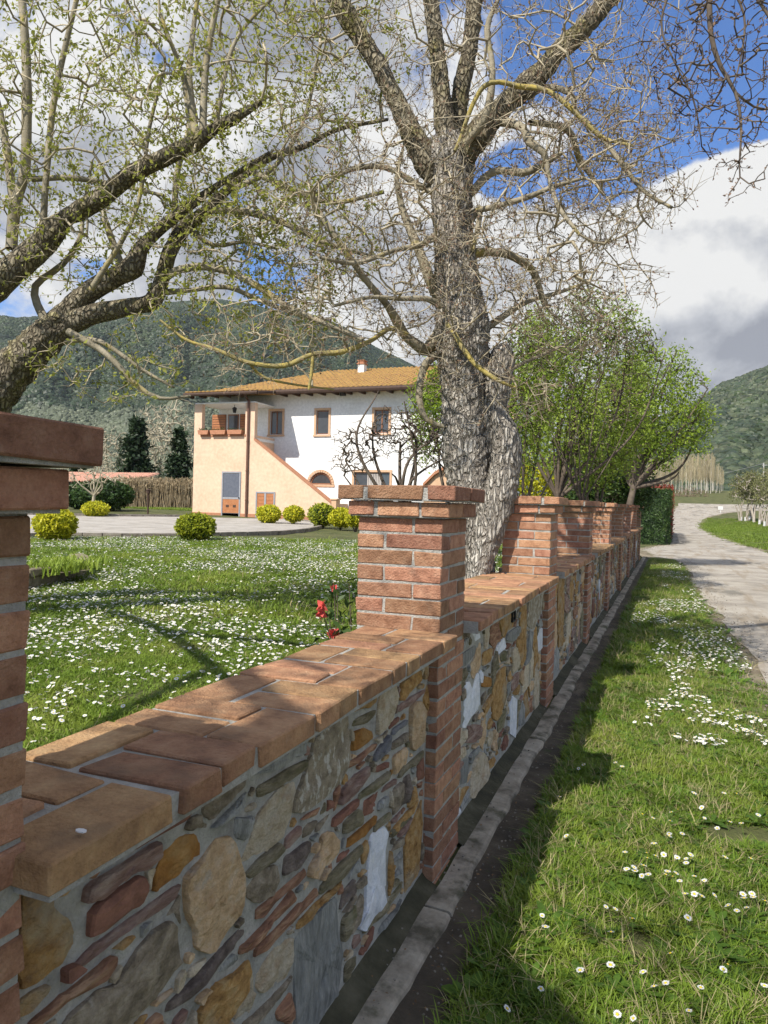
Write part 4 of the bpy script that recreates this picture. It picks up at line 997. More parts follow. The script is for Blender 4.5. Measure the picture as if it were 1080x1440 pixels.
for q, (bx, D, bl, lab) in enumerate([(255, 75, [(250,605,34,50),(262,640,15,30),(225,640,30,35)], 'pale bare tree rising close behind the left corner of the house'), (225, 85, [(215,610,30,45)], 'pale bare tree between the two dark conifers'),
                                 (160, 88, [(150,640,45,40)], 'faint bare tree behind the shed'), (100, 92, [(105,650,50,30)], 'faint bare tree seen over the shed roof, farthest left')]):
    blob_tree('bare_tree', lab, 'tree', bx, D, bl, 520, 60+q, None, mtwig=M['twig_pale'], trunk_r=.2, tip=.022, step=.6)

def leaf_ball(name, label, x, y, rx, ry, D, n, size, m, m2=None, seed=1, group=None, cat='shrub', flat=.9):
    rs = np.random.RandomState(seed); c = atd(x, y, D); r = rx*D/FPX; rz = ry*D/FPX; g0 = gz(c[0], c[1])
    root = thing(name, label, cat, (c[0], c[1], g0), group=group)
    d = rs.normal(0, 1, (n, 3)); d /= np.linalg.norm(d, axis=1)[:, None]
    lump = np.array([1+.10*mnoise.noise(Vector(q*2.2)+Vector((seed, 0, 0)))+.05*mnoise.noise(Vector(q*6)) for q in d])
    rad = lump*rs.uniform(.86, 1.02, n); Pq = d*rad[:, None]*[r, r, rz]; cz = c[2]-g0
    Pq[:, 2] += cz; keep = Pq[:, 2] > .02
    V, F = leaf_mesh(Pq[keep], size, rs, .6, nrm=d[keep]*.9, dirs=d[keep]+[0, 0, .4])
    link('foliage', new_mesh('foliage', V, F, [m]), root, kind='stuff')
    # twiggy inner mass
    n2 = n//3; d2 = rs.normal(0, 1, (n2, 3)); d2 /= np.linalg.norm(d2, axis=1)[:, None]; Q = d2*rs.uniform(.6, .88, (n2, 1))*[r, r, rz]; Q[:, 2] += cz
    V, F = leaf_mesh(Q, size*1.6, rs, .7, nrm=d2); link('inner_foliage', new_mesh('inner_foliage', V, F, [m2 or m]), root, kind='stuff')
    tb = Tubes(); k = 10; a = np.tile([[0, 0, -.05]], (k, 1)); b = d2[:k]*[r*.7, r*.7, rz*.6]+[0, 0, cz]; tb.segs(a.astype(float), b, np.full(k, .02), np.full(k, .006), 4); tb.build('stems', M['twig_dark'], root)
    return root
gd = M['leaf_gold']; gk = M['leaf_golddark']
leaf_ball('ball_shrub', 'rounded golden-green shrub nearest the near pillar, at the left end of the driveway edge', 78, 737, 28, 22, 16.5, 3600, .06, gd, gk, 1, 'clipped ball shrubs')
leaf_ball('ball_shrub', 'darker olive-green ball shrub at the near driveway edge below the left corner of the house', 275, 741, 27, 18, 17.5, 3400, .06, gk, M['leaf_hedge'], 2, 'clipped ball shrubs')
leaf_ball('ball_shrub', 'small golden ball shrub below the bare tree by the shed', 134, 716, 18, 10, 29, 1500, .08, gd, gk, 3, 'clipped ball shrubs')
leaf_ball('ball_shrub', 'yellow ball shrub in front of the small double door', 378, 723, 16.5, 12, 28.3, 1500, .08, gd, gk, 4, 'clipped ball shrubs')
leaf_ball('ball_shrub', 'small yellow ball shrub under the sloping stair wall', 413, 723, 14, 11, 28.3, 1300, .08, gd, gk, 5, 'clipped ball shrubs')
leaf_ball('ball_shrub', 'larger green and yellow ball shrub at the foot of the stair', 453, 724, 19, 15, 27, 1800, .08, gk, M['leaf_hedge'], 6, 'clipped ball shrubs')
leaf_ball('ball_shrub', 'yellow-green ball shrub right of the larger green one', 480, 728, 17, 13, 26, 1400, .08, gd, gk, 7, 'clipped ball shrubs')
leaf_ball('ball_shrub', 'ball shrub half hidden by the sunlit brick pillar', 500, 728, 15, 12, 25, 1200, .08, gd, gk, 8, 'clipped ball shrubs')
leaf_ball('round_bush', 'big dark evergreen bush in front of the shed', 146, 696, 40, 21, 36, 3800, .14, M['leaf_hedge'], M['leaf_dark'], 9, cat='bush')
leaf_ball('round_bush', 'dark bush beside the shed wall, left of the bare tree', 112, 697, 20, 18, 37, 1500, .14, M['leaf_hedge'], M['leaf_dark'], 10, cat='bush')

def conifer(label, x, ytop, ybase, w, D, n, seed, cat='tree', name='conifer', m='leaf_dark'):
    rs = np.random.RandomState(seed); b = atd(x, ybase, D); t = atd(x, ytop, D); h = t[2]-b[2]; r = w*D/FPX
    root = thing(name, label, cat, tuple(b))
    tb = Tubes(); Q, rr_ = catmull(np.array([[0, 0, -.5], [0, 0, h*.5], [0, 0, h*.97]]), [r*.10, r*.06, .02], .5); tb.chain(Q, rr_, 7); tb.build('trunk', M['twig_dark'], root)
    nb = 90; zz = rs.uniform(.04, .97, nb); an = rs.uniform(0, 6.28, nb); pts = []; nr = []
    for z, a in zip(zz, an):
        L = r*(1-z)**.8*rs.uniform(.7, 1.15)+.1
        for k in range(n//nb):
            u = rs.uniform(.15, 1); pts.append((math.cos(a)*L*u, math.sin(a)*L*u, z*h-L*u*.25)); nr.append((math.cos(a)*.3, math.sin(a)*.3, .8))
    pts = np.array(pts)+rs.normal(0, r*.09, (len(pts), 3))
    V, F = leaf_mesh(pts, r*.26, rs, .5, nrm=np.array(nr), jit=.8); link('crown', new_mesh('crown', V, F, [M[m]]), root, kind='stuff')
conifer('dark blue-green conifer standing behind the shed, left of the cypress', 190, 588, 700, 30, 62, 3600, 1)
conifer('dark conifer close to the left corner of the house', 250, 603, 700, 26, 60, 3200, 2)
conifer('slim dark cypress between the two conifers', 224, 643, 695, 7, 60, 900, 3, name='cypress')
conifer('narrow conifer just left of the tallest dark one', 167, 612, 700, 9, 70, 900, 4)
conifer('dark low evergreen peeping over the shed roof', 110, 655, 690, 30, 70, 1500, 5)

# reeds
rs = np.random.RandomState(77)
M['reed'] = mat('dry_reed', [(.22, .16, .095), (.36, .28, .17), (.46, .38, .26)], scale=2, coord='World', rough=.9, bump=0, transl=.2)
n = 2600; xx = rs.uniform(158, 285, n); Pb = np.array([atd(x, 715, 46+rs.uniform(0, 3)) for x in xx]); Pb[:, 2] = [gz(p[0], p[1]) for p in Pb]
top = Pb+np.stack([rs.normal(0, .12, n), rs.normal(0, .12, n), rs.uniform(1.2, 1.95, n)], 1)
tb = Tubes(); tb.segs(Pb, top, np.full(n, .018), np.full(n, .012), 3)
o = tb.build('reeds', M['reed'], kind='stuff'); tag(o, 'dense stand of dry brown reeds between the shed and the house', 'reeds')
V, F = leaf_mesh(top-[0, 0, .1], .22, rs, .35, dirs=np.tile([0, 0, 1.], (n, 1))); link('reed_heads', new_mesh('reed_heads', V, F, [M['reed']]), o)

# ------------------------------------------------------------------ farmhouse
M['white_wall'] = mat('white_render', [(.70, .69, .66), (.78, .77, .745), (.82, .81, .79)], scale=1.2, extra=[((.62, .59, .53), .8, .55, .72, .5, (1, 1, .35))], rough=.95, bump=.15, bscale=30, bdist=.004, coord='World')
M['peach_wall'] = mat('peach_render', [(.62, .42, .29), (.67, .47, .33), (.71, .50, .36)], scale=1.0, extra=[((.56, .39, .28), .9, .52, .72, .6, (1, 1, .35))], rough=.95, bump=.15, bscale=30, bdist=.004, coord='World')
M['peach_trim'] = mat('peach_trim', [(.52, .33, .20), (.60, .40, .26)], rough=.9, bump=.1)
M['terracotta'] = mat('terracotta_trim', [(.34, .15, .08), (.46, .22, .13)], rough=.9, bump=.3)
M['shutter'] = mat('brown_wood', [(.20, .085, .045), (.30, .14, .075)], rough=.7, bump=.2, stretch=(1, 1, 6))
M['orange_wood'] = mat('orange_wood', [(.34, .13, .05), (.46, .20, .09)], rough=.6, bump=.1)
M['greymetal'] = mat('grey_metal_frame', [(.26, .26, .28), (.34, .34, .36)], rough=.5, bump=0)
M['glass'] = mat('dark_window_glass', [(.035, .04, .045), (.07, .075, .085)], scale=1, rough=.08, bump=0, spec=.8)
M['screen'] = mat('insect_screen', [(.09, .10, .13), (.13, .14, .17)], rough=.7, bump=0)
M['curtain'] = mat('pale_curtain', [(.45, .40, .36), (.58, .54, .5)], rough=.9, bump=0, stretch=(3, 1, .1), scale=5)
M['pipe'] = mat('brown_pipe', [(.12, .06, .04), (.17, .085, .06)], rough=.5, bump=0)
M['eave'] = mat('dark_eave', [(.05, .03, .022), (.09, .055, .04)], rough=.8, bump=0)
M['roof'] = mat('lichened_roof_tile', [(.20, .10, .055), (.34, .19, .075), (.42, .25, .08)], scale=2.2, coord='World', rough=.95, bump=.5, bscale=25, bdist=.02,
                extra=[((.38, .245, .07), 9, .42, .58, .75, I3), ((.13, .09, .06), 14, .56, .68, .7, I3)])
M['lamp'] = mat('black_lamp', [(.012, .012, .012), (.02, .02, .02)], rough=.4, bump=0)
M['grassleaf'] = leafmat('grass_blade', [(.09, .145, .015), (.17, .255, .027), (.29, .33, .055)], .35, 1.3, extra=[((.26, .23, .10), 1.7, .60, .74, .6, I3)])
Y0, Y1 = 30.0, 31.9            # front of the stair block, front of the white wall
hx = lambda x, Yq, y=600: float(onY(x, y, Yq)[0]); hz = lambda x, y, Yq: float(onY(x, y, Yq)[2])
xl = hx(271, Y0, 700); xc = hx(358, Y0, 600); xr = hx(722, Y1, 600); zb = .35
z_eave = hz(593, 546, Y1); yr = Y1+5.2; z_ridge = hz(575, 517, yr)
house = thing('farmhouse', 'two storey white farmhouse with peach stair block, lichen orange tiled roof and a small loggia', 'house', ((xl+xr)/2, Y1, .8))
def hb(mb, name, m, parent=None, **k):
    o = mb.build(name, m, parent or house, **k)
    if parent is None: o.location = tuple(-np.array(house.location))
    return o
mb = MB()
# white body with recessed openings: build the facade as strips round the windows
wins = [('w', 377, 400, 575, 614), ('w', 441.6, 465, 574, 614), ('w', 523, 549.6, 573, 612)]
holes = []
for (_, xa, xb, ya_, yb_) in wins:
    holes.append((hx(xa+3, Y1), hx(xb-3, Y1), hz((xa+xb)/2, yb_-3, Y1), hz((xa+xb)/2, ya_+3, Y1)))
low = (hx(498, Y1, 680), hx(548, Y1, 680), hz(520, 712, Y1), hz(520, 664, Y1)); holes.append(low)
arc = (hx(434.5, Y1, 680), hx(467, Y1, 680), hz(450, 681.5, Y1), hz(450, 663.5, Y1)); holes.append(arc)
xsw = sorted(set([xl+.1, xr]+[h[0] for h in holes]+[h[1] for h in holes])); zsw = sorted(set([zb, z_eave+.02]+[h[2] for h in holes]+[h[3] for h in holes]))
for a, b in zip(xsw, xsw[1:]):
    for c, d in zip(zsw, zsw[1:]):
        cx, cz = (a+b)/2, (c+d)/2
        if any(h[0] < cx < h[1] and h[2] < cz < h[3] for h in holes): continue
        mb.add([(a, Y1, c), (b, Y1, c), (b, Y1, d), (a, Y1, d)], [(0, 1, 2, 3)])
for h in holes:
    a, b, c, d = h; y2 = Y1+.16
    mb.add([(a, Y1, c), (a, y2, c), (a, y2, d), (a, Y1, d)], [(0, 1, 2, 3)]); mb.add([(b, Y1, c), (b, y2, c), (b, y2, d), (b, Y1, d)], [(3, 2, 1, 0)])
    mb.add([(a, Y1, d), (b, Y1, d), (b, y2, d), (a, y2, d)], [(0, 1, 2, 3)]); mb.add([(a, Y1, c), (b, Y1, c), (b, y2, c), (a, y2, c)], [(3, 2, 1, 0)])
mb.box((xl+.12, Y1+.17, zb), (xr-.02, Y1+10, z_eave))
hb(mb, 'white_wall', M['white_wall'])
def fill_arch(h, n=16):
    a, b, c, d = h; cx = (a+b)/2; rx = (b-a)/2-.01; rz = d-c-.02
    m_ = MB(); P = []
    for k in range(n+1):
        t = math.pi-math.pi*k/n; P.append((cx+rx*math.cos(t), c+rz*math.sin(t)))
    for k in range(n):
        (x0, z0), (x1, z1) = P[k], P[k+1]; m_.add([(x0, Y1+.002, z0), (x1, Y1+.002, z1), (x1, Y1+.002, d+.02), (x0, Y1+.002, d+.02)], [(0, 1, 2, 3)])
        m_.add([(x0, Y1+.002, z0), (x1, Y1+.002, z1), (x1, Y1+.15, z1), (x0, Y1+.15, z0)], [(0, 1, 2, 3)])
    hb(m_, 'arch_infill', M['white_wall'])
    m_ = MB()                                  # brick surround
    for k in range(n):
        t0 = math.pi-math.pi*k/n-.02; t1 = math.pi-math.pi*(k+1)/n+.02
        q = []
        for t, s in ((t0, 1.0), (t1, 1.0), (t1, 1.26), (t0, 1.26)): q.append((cx+(rx+.13*(s > 1.1)*1.0)*math.cos(t)*(1 if s < 1.1 else 1), c+(rz+.13*(s > 1.1))*math.sin(t)))
        m_.prism(q, Y1-.035, Y1+.001)
    m_.box((a-.14, Y1-.04, c-.10), (b+.14, Y1-.003, c-.005)); hb(m_, 'arch_surround', M['peach_trim'])
    m_ = MB(); q = [(cx+rx*.98*math.cos(math.pi*k/n), c+.02+rz*.95*math.sin(math.pi*k/n)) for k in range(n+1)]; m_.prism(q, Y1+.09, Y1+.12)
    w = hb(m_, 'arched_window', M['glass'])
    m_ = MB()
    for k in range(n):
        t0 = math.pi*k/n; t1 = math.pi*(k+1)/n; q = [(cx+rx*s*math.cos(t), c+rz*s*math.sin(t)) for t, s in ((t0, .84), (t1, .84), (t1, .99), (t0, .99))]; m_.prism(q, Y1+.06, Y1+.085)
    m_.box((a+.02, Y1+.06, c+.0), (b-.02, Y1+.085, c+.07)); m_.build('frame', M['shutter'], w)
fill_arch(arc)
def window(h, panes=2, curtain=False, tall=True, Yw=None, nm='window'):
    Yw = Y1 if Yw is None else Yw
    a, b, c, d = h; t = .11
    m_ = MB(); m_.box((a-t, Yw-.035, c-.02), (a-.002, Yw-.003, d+.0)); m_.box((b+.002, Yw-.035, c-.02), (b+t, Yw-.003, d)); m_.box((a-t, Yw-.035, d+.003), (b+t, Yw-.003, d+t)); m_.box((a-t-.03, Yw-.07, c-.10), (b+t+.03, Yw-.003, c-.023))
    w = hb(m_, nm, M['peach_trim'])
    m_ = MB(); f = .05; m_.box((a+.01, Yw+.07, c+.01), (a+f, Yw+.11, d-.01)); m_.box((b-f, Yw+.07, c+.01), (b-.01, Yw+.11, d-.01)); m_.box((a+f+.002, Yw+.07, c+.01), (b-f-.002, Yw+.11, c+f)); m_.box((a+f+.002, Yw+.07, d-f), (b-f-.002, Yw+.11, d-.01))
    if panes == 2: m_.box(((a+b)/2-.03, Yw+.068, c+f+.002), ((a+b)/2+.03, Yw+.112, d-f-.002))
    m_.build('frame', M['shutter'], w)
    xs_ = [a+f, (a+b)/2, b-f] if panes == 2 else [a+f, b-f]
    for p, q in zip(xs_, xs_[1:]):
        g_ = MB(); g_.box((p, Yw+.085, c+f), (q, Yw+.095, d-f)); g_.build('pane', M['glass'], w)
    g_ = MB()
    g_.box((a+.0, Yw+.13, c), (b, Yw+.16, d)); g_.build('inner_blind', M['curtain'] if curtain else M['screen'], w)
    return w
window(holes[0], 2); window(holes[1], 1); window(holes[2], 2); window(low, 2, curtain=True)
# big curtain leaves seen in the ground floor window
m_ = MB(); a, b, c, d = low
for k in range(9): 
    xk = a+(b-a)*(.38+.045*k); m_.cyl((xk, Y1+.055, c+.3), (xk, Y1+.055, d-.08), .045, .03, 6)
hb(m_, 'curtain', M['curtain'])
# stair block
p_ = lambda x, y: (hx(x, Y0, y), hz(x, y, Y0))
xc0, xdoor = xc, 0
zr = hz(330, 612, Y0); ztop = hz(358, 566, Y0)
xp1 = hx(284, Y0, 590); xp2 = hx(345, Y0, 590)
xe, ze = p_(465, 708); xs0, zs0 = p_(358, 619)
mb = MB()
poly = [(xl, zb), (xe, zb), (xe, ze), (xc+.001, zs0), (xc, zr), (xl, zr)]
dr = (hx(312, Y0, 690), hx(338.5, Y0, 690), hz(325, 728, Y0), hz(325, 663, Y0)); dd = (hx(360, Y0, 700), hx(387, Y0, 700), hz(372, 730, Y0), hz(372, 691.5, Y0))
mb.prism(poly, Y0, Y0+.22)
mb.box((xl, Y0, zr+.002), (xp1, Y0+.25, ztop)); mb.box((xp2, Y0, zr+.002), (xc, Y0+.25, ztop))
mb.box((xl, Y0+.252, zb), (xl+.22, Y1-.002, zr)); mb.box((xc-.25, Y0+.225, zr-1.2), (xc-.01, Y1-.002, zr)); mb.box((xe-.12, Y0+.225, zb), (xe, Y1-.002, ze))
hb(mb, 'peach_wall', M['peach_wall'])
m_ = MB(); m_.box((xl+.22, Y0+.22, zr-.25), (xc, Y1, zr-.12)); m_.box((xl+.02, Y0+.02, ztop+.001), (xc-.02, Y1-.004, ztop+.06)); hb(m_, 'loggia_floor', M['white_wall'])
m_ = MB(); a = (xc+.001, zs0); e2 = (xe+.03, ze)
m_.prism([(a[0], a[1]+.003), (e2[0], e2[1]+.003), (e2[0], e2[1]+.09), (a[0], a[1]+.09)], Y0-.04, Y0+.27); hb(m_, 'stair_coping', M['terracotta'])
xq = hx(473, Y0, 705); m_ = MB(); m_.box((xe+.035, Y0-.02, zb), (xq, Y0+.4, hz(470, 703, Y0))); m_.box((xe+.0, Y0-.06, hz(470, 703, Y0)+.002), (xq+.04, Y0+.44, hz(470, 703, Y0)+.06)); hb(m_, 'stair_pier', M['peach_trim'])
m_ = MB()
for k in range(9):
    t0 = k/9; x0_ = xe+(xc-xe)*t0; x1_ = xe+(xc-xe)*(k+1)/9; m_.box((min(x0_, x1_), Y0+.23, zb), (max(x0_, x1_), Y1-.01, ze+(zs0-.9-ze)*(k+1)/9-.45))
hb(m_, 'steps', M['terracotta'])
m_ = MB(); m_.box((xp1-.05, Y0-.03, zr-.06), (xp2+.05, Y0+.27, zr+.0015+.03)); hb(m_, 'loggia_sill', M['terracotta'])
# loggia window with shutters
za, zc_ = hz(318, 611, Y1), hz(318, 583, Y1)
lw = (hx(321, Y1, 600), hx(336, Y1, 600), za, zc_)
m_ = MB(); m_.box((lw[0], Y1-.03, lw[2]), (lw[1], Y1-.004, lw[3])); w = hb(m_, 'loggia_window', M['shutter'])
m_ = MB(); m_.box((lw[0]+.06, Y1-.045, lw[2]+.06), (lw[1]-.06, Y1-.032, lw[3]-.06)); m_.build('pane', M['glass'], w)
for (xa, xb) in ((299, 318.5), (338, 346)):
    m_ = MB(); A_, B_ = hx(xa, Y1, 600), hx(xb, Y1, 600); m_.box((A_, Y1-.06, za), (B_, Y1-.035, zc_))
    s_ = hb(m_, 'shutter', M['shutter'])
    for k in range(8):
        zz_ = za+(zc_-za)*(k+.15)/8; q = MB(); q.box((A_+.04, Y1-.078, zz_), (B_-.04, Y1-.062, zz_+(zc_-za)/8*.62)); q.build('slat', M['orange_wood'], s_)
for (xa, xb) in ((281, 296), (298, 320), (322, 343)):
    A_, B_ = hx(xa, Y0, 610), hx(xb, Y0, 610)
    m_ = MB(); m_.prism([(A_+.05, zr+.035), (B_-.05, zr+.035), (B_, zr+.24), (A_, zr+.24)], Y0-.20, Y0+.05)
    pl = m_.build('window_box', M['terracotta']); tag(pl, {281: 'terracotta flower box on the loggia sill, leftmost of three', 298: 'terracotta flower box in the middle of the loggia sill', 322: 'terracotta flower box on the loggia sill next to the downpipe'}[xa], 'planter', 'flower boxes on the loggia sill')
    rs_ = np.random.RandomState(xa); P3 = np.stack([rs_.uniform(A_, B_, 60), rs_.uniform(Y0-.18, Y0+.03, 60), rs_.uniform(zr+.24, zr+.34, 60)], 1); V, F = leaf_mesh(P3, .07, rs_, .6); link('plants', new_mesh('plants', V, F, [M['leaf_hedge']]), pl, kind='stuff')
# lantern
lx, lz = hx(330, Y0+.5, 570), ztop-.02
m_ = MB(); m_.cyl((lx, Y0+.5, lz-.12), (lx, Y0+.5, lz+.05), .012, n=6); m_.cyl((lx, Y0+.5, lz-.38), (lx, Y0+.5, lz-.16), .07, .11, 6); m_.cyl((lx, Y0+.5, lz-.16), (lx, Y0+.5, lz-.09), .13, .03, 6)
o = m_.build('lantern', M['lamp']); tag(o, 'small black lantern hanging in the loggia', 'lantern')
# doors
def door(h, split, nm):
    a, b, c, d = h; m_ = MB(); f = .07
    m_.box((a, Y0-.04, c), (a+f, Y0-.002, d)); m_.box((b-f, Y0-.04, c), (b, Y0-.002, d)); m_.box((a+f+.002, Y0-.04, d-f), (b-f-.002, Y0-.002, d))
    if split: m_.box(((a+b)/2-.05, Y0-.038, c), ((a+b)/2+.05, Y0-.002, d-f-.002))
    o = hb(m_, nm, M['greymetal'])
    if split:
        for (p, q) in ((a+f+.01, (a+b)/2-.06), ((a+b)/2+.06, b-f-.01)):
            m_ = MB(); m_.box((p, Y0-.022, c+.02), (q, Y0-.002, d-f-.02)); l = m_.build('door_leaf', M['orange_wood'], o)
            m_ = MB()
            for k in range(6): zz_ = d-f-.10-k*.17; m_.box((p+.04, Y0-.032, zz_-.06), (q-.04, Y0-.024, zz_))
            m_.box((p+.1, Y0-.036, c+.35), (q-.1, Y0-.024, c+.5), 1); m_.build('louvre', [M['orange_wood'], M['eave']], l)
    else:
        zm = c+(d-c)*.42
        m_ = MB(); m_.box((a+f+.01, Y0-.02, zm+.06), (b-f-.01, Y0-.002, d-f-.02)); m_.build('screen_panel', M['screen'], o)
        m_ = MB(); m_.box((a+f+.003, Y0-.03, zm-.04), (b-f-.003, Y0-.003, zm+.05)); m_.build('rail', M['greymetal'], o); m_ = MB(); m_.box((a+f+.003, Y0-.03, c), (b-f-.003, Y0-.003, c+.22)); m_.build('rail', M['greymetal'], o)
        m_ = MB(); m_.box((a+f+.01, Y0-.022, c+.23), (b-f-.01, Y0-.002, zm-.05)); w_ = m_.build('wood_panel', M['orange_wood'], o)
        for s_ in (.25, .62): m_ = MB(); m_.box((a+(b-a)*s_, Y0-.03, c+.5), (a+(b-a)*(s_+.16), Y0-.0225, c+.62)); m_.build('vent', M['eave'], w_)
        m_ = MB(); m_.box((b-f-.02, Y0-.08, zm+.0), (b-f+.03, Y0-.041, zm+.05)); m_.build('handle', M['lamp'], o)
door(dr, False, 'door'); door(dd, True, 'double_door')
m_ = MB(); xpz = hx(349, Y0, 640); m_.cyl((xpz, Y0-.07, zb), (xpz, Y0-.07, ztop+.15), .06, n=8)
for zz_ in (1.6, 3.0, 4.4): m_.cyl((xpz, Y0-.07, zz_), (xpz, Y0-.07, zz_+.05), .075, n=8)
hb(m_, 'downpipe', M['pipe'])
# right hand corner pilaster and base band
m_ = MB(); m_.box((xr-.55, Y1-.04, zb), (xr+.04, Y1-.004, z_eave-.1)); hb(m_, 'corner_pilaster', M['peach_trim'])
m_ = MB(); m_.box((xl-.02, Y0-.03, zb), (xe, Y0-.0035, .98)); m_.box((xq+.05, Y1-.03, zb), (xr-.56, Y1-.0035, .8)); hb(m_, 'base_band', M['terracotta'])
# roof: hipped, tiled with rows of rounded tiles
ov = .75; Xa, Xb = xl-.2, xr+.7; Ya = Y1-ov; Yb_ = Y1+10.5; Ym = yr; hipx = 4.2
ze_ = z_eave+.02; zrr = z_ridge
def rz_(x, y):
    s = (zrr-ze_)/(Ym-Ya); h1 = ze_+(y-Ya)*s if y < Ym else ze_+(Yb_-y)*s; h2 = ze_+(x-Xa)*(zrr-ze_)/hipx; h3 = ze_+(Xb-x)*(zrr-ze_)/hipx
    return min(h1, h2, h3)
mb = MB(); nxr = int((Xb-Xa)/.24)
cols_ = []
V = []; F = []
stepy = .38
for k in range(nxr):
    x0 = Xa+.02+k*.24
    ny_ = int((Yb_-Ya)/stepy)
    for j in range(ny_):
        y0 = Ya+j*stepy
        if y0 > Ym+.2: continue
        if rz_(x0+.12, y0+stepy/2) < ze_+.02: continue
        for (yy, lift) in ((y0, .045), (y0+stepy+.03, .012)):
            for q in range(5):
                t = math.pi*q/4; xx_ = x0+.12-.105*math.cos(t); V.append((xx_, yy, rz_(xx_, yy)+.055*math.sin(t)+lift+rnd.gauss(0, .006)))
        b_ = len(V)-10; F += [(b_+q, b_+q+1, b_+6+q, b_+5+q) for q in range(4)]; F.append((b_, b_+1, b_+2, b_+3, b_+4))
mbt = MB(); mbt.add(V, F); hb(mbt, 'roof_tiles', M['roof'], kind='stuff')
def rr4(e, dz): 
    return [(Xa-e, Ya-e, ze_+dz), (Xb+e, Ya-e, ze_+dz), (Xb+e, Yb_, ze_+dz), (Xa-e, Yb_, ze_+dz), (Xa+hipx, Ym, zrr+dz), (Xb-hipx, Ym, zrr+dz)]
m_ = MB(); m_.add(rr4(0, .0), [(0, 1, 5, 4), (1, 2, 5), (2, 3, 4, 5), (3, 0, 4)]); m_.add([(Xa, Ya, ze_-.10), (Xb, Ya, ze_-.10), (Xb, Yb_, ze_-.10), (Xa, Yb_, ze_-.10)], [(0, 3, 2, 1)])
m_.add([(Xa, Ya, ze_-.10), (Xb, Ya, ze_-.10), (Xb, Ya, ze_), (Xa, Ya, ze_), (Xa, Yb_, ze_-.10), (Xa, Yb_, ze_)], [(0, 1, 2, 3), (4, 0, 3, 5)]); hb(m_, 'roof', M['roof'])
# projecting eave over the loggia
Yl = Y0-.55
m_ = MB(); zl_ = ze_-.12; m_.add([(Xa, Yl, zl_-.16), (xc+.5, Yl, zl_-.16), (xc+.5, Ya+.05, ze_-.02), (Xa, Ya+.05, ze_-.02), (Xa, Yl, zl_-.24), (xc+.5, Yl, zl_-.24), (xc+.5, Ya+.05, ze_-.2), (Xa, Ya+.05, ze_-.2)], [(0, 1, 2, 3), (7, 6, 5, 4), (0, 4, 5, 1), (1, 5, 6, 2), (0, 3, 7, 4)])
hb(m_, 'loggia_roof', M['roof'])
V = []; F = []
for k in range(int((xc+.5-Xa)/.24)):
    x0 = Xa+k*.24
    for j in range(4):
        y0 = Yl+j*.36-.03
        if y0 > Ya: continue
        for (yy, lift) in ((y0, .045), (y0+.38, .012)):
            zz_ = zl_-.16+(min(yy, Ya+.05)-Yl)*((ze_-.02)-(zl_-.16))/(Ya+.05-Yl)
            for q in range(5): t = math.pi*q/4; V.append((x0+.12-.105*math.cos(t), yy, zz_+.055*math.sin(t)+lift))
        b_ = len(V)-10; F += [(b_+q, b_+q+1, b_+6+q, b_+5+q) for q in range(4)]; F.append((b_, b_+1, b_+2, b_+3, b_+4))
mbt = MB(); mbt.add(V, F); hb(mbt, 'loggia_tiles', M['roof'], kind='stuff')
m_ = MB(); m_.cyl((xc+.45, Ya-.08, ze_-.10), (Xb, Ya-.08, ze_-.10), 1.2*.1, n=8); m_.cyl((Xa, Yl-.06, zl_-.24), (xc+.5, Yl-.06, zl_-.24), .085, n=8); m_.cyl((xc+.5, Yl-.06, zl_-.24), (xc+.5, Ya-.1, ze_-.10), .07, n=8)
m_.cyl((xpz, Y0-.07, ztop+.1), (xpz, Yl-.06, zl_-.22), .055, n=8); hb(m_, 'eave_gutter', M['eave'])
for k in range(int((Xb-xc)/.7)): m_ = MB(); m_.box((xc+.6+k*.7, Ya+.02, ze_-.22), (xc+.7+k*.7, Y1-.02, ze_-.105)); hb(m_, 'rafter_end', M['eave'])
for k in range(int((xc-Xa)/.7)): m_ = MB(); m_.box((Xa+.1+k*.7, Yl+.03, zl_-.36), (Xa+.2+k*.7, Y0-.03, zl_-.245)); hb(m_, 'rafter_end', M['eave'])
cx_ = hx(509.5, yr-1.2, 515); cz_ = hz(509.5, 524, yr-1.2); m_ = MB(); m_.box((cx_-.17, yr-1.4, cz_-.7), (cx_+.17, yr-1.0, cz_+.42)); ch = hb(m_, 'chimney', M['white_wall'])
m_ = MB(); m_.box((cx_-.22, yr-1.45, cz_+.422), (cx_+.22, yr-.95, cz_+.48)); m_.box((cx_-.17, yr-1.4, cz_+.482), (cx_+.17, yr-1.0, cz_+.60)); m_.box((cx_-.21, yr-1.44, cz_+.602), (cx_+.21, yr-.96, cz_+.64)); m_.build('chimney_cap', M['terracotta'], ch)
fx, fz_ = hx(482, Y1-.3, 553), hz(482, 553, Y1-.3); m_ = MB(); m_.box((fx-.14, Y1-.36, fz_-.12), (fx+.14, Y1-.22, fz_+.10)); m_.box((fx-.02, Y1-.22, fz_-.02), (fx+.02, Y1-.005, fz_+.03)); m_.box((fx-.12, Y1-.37, fz_-.10), (fx+.12, Y1-.362, fz_+.08), 1)
o = m_.build('floodlight', [M['lamp'], M['glass']]); tag(o, 'black floodlight under the eaves between the upper windows', 'floodlight')
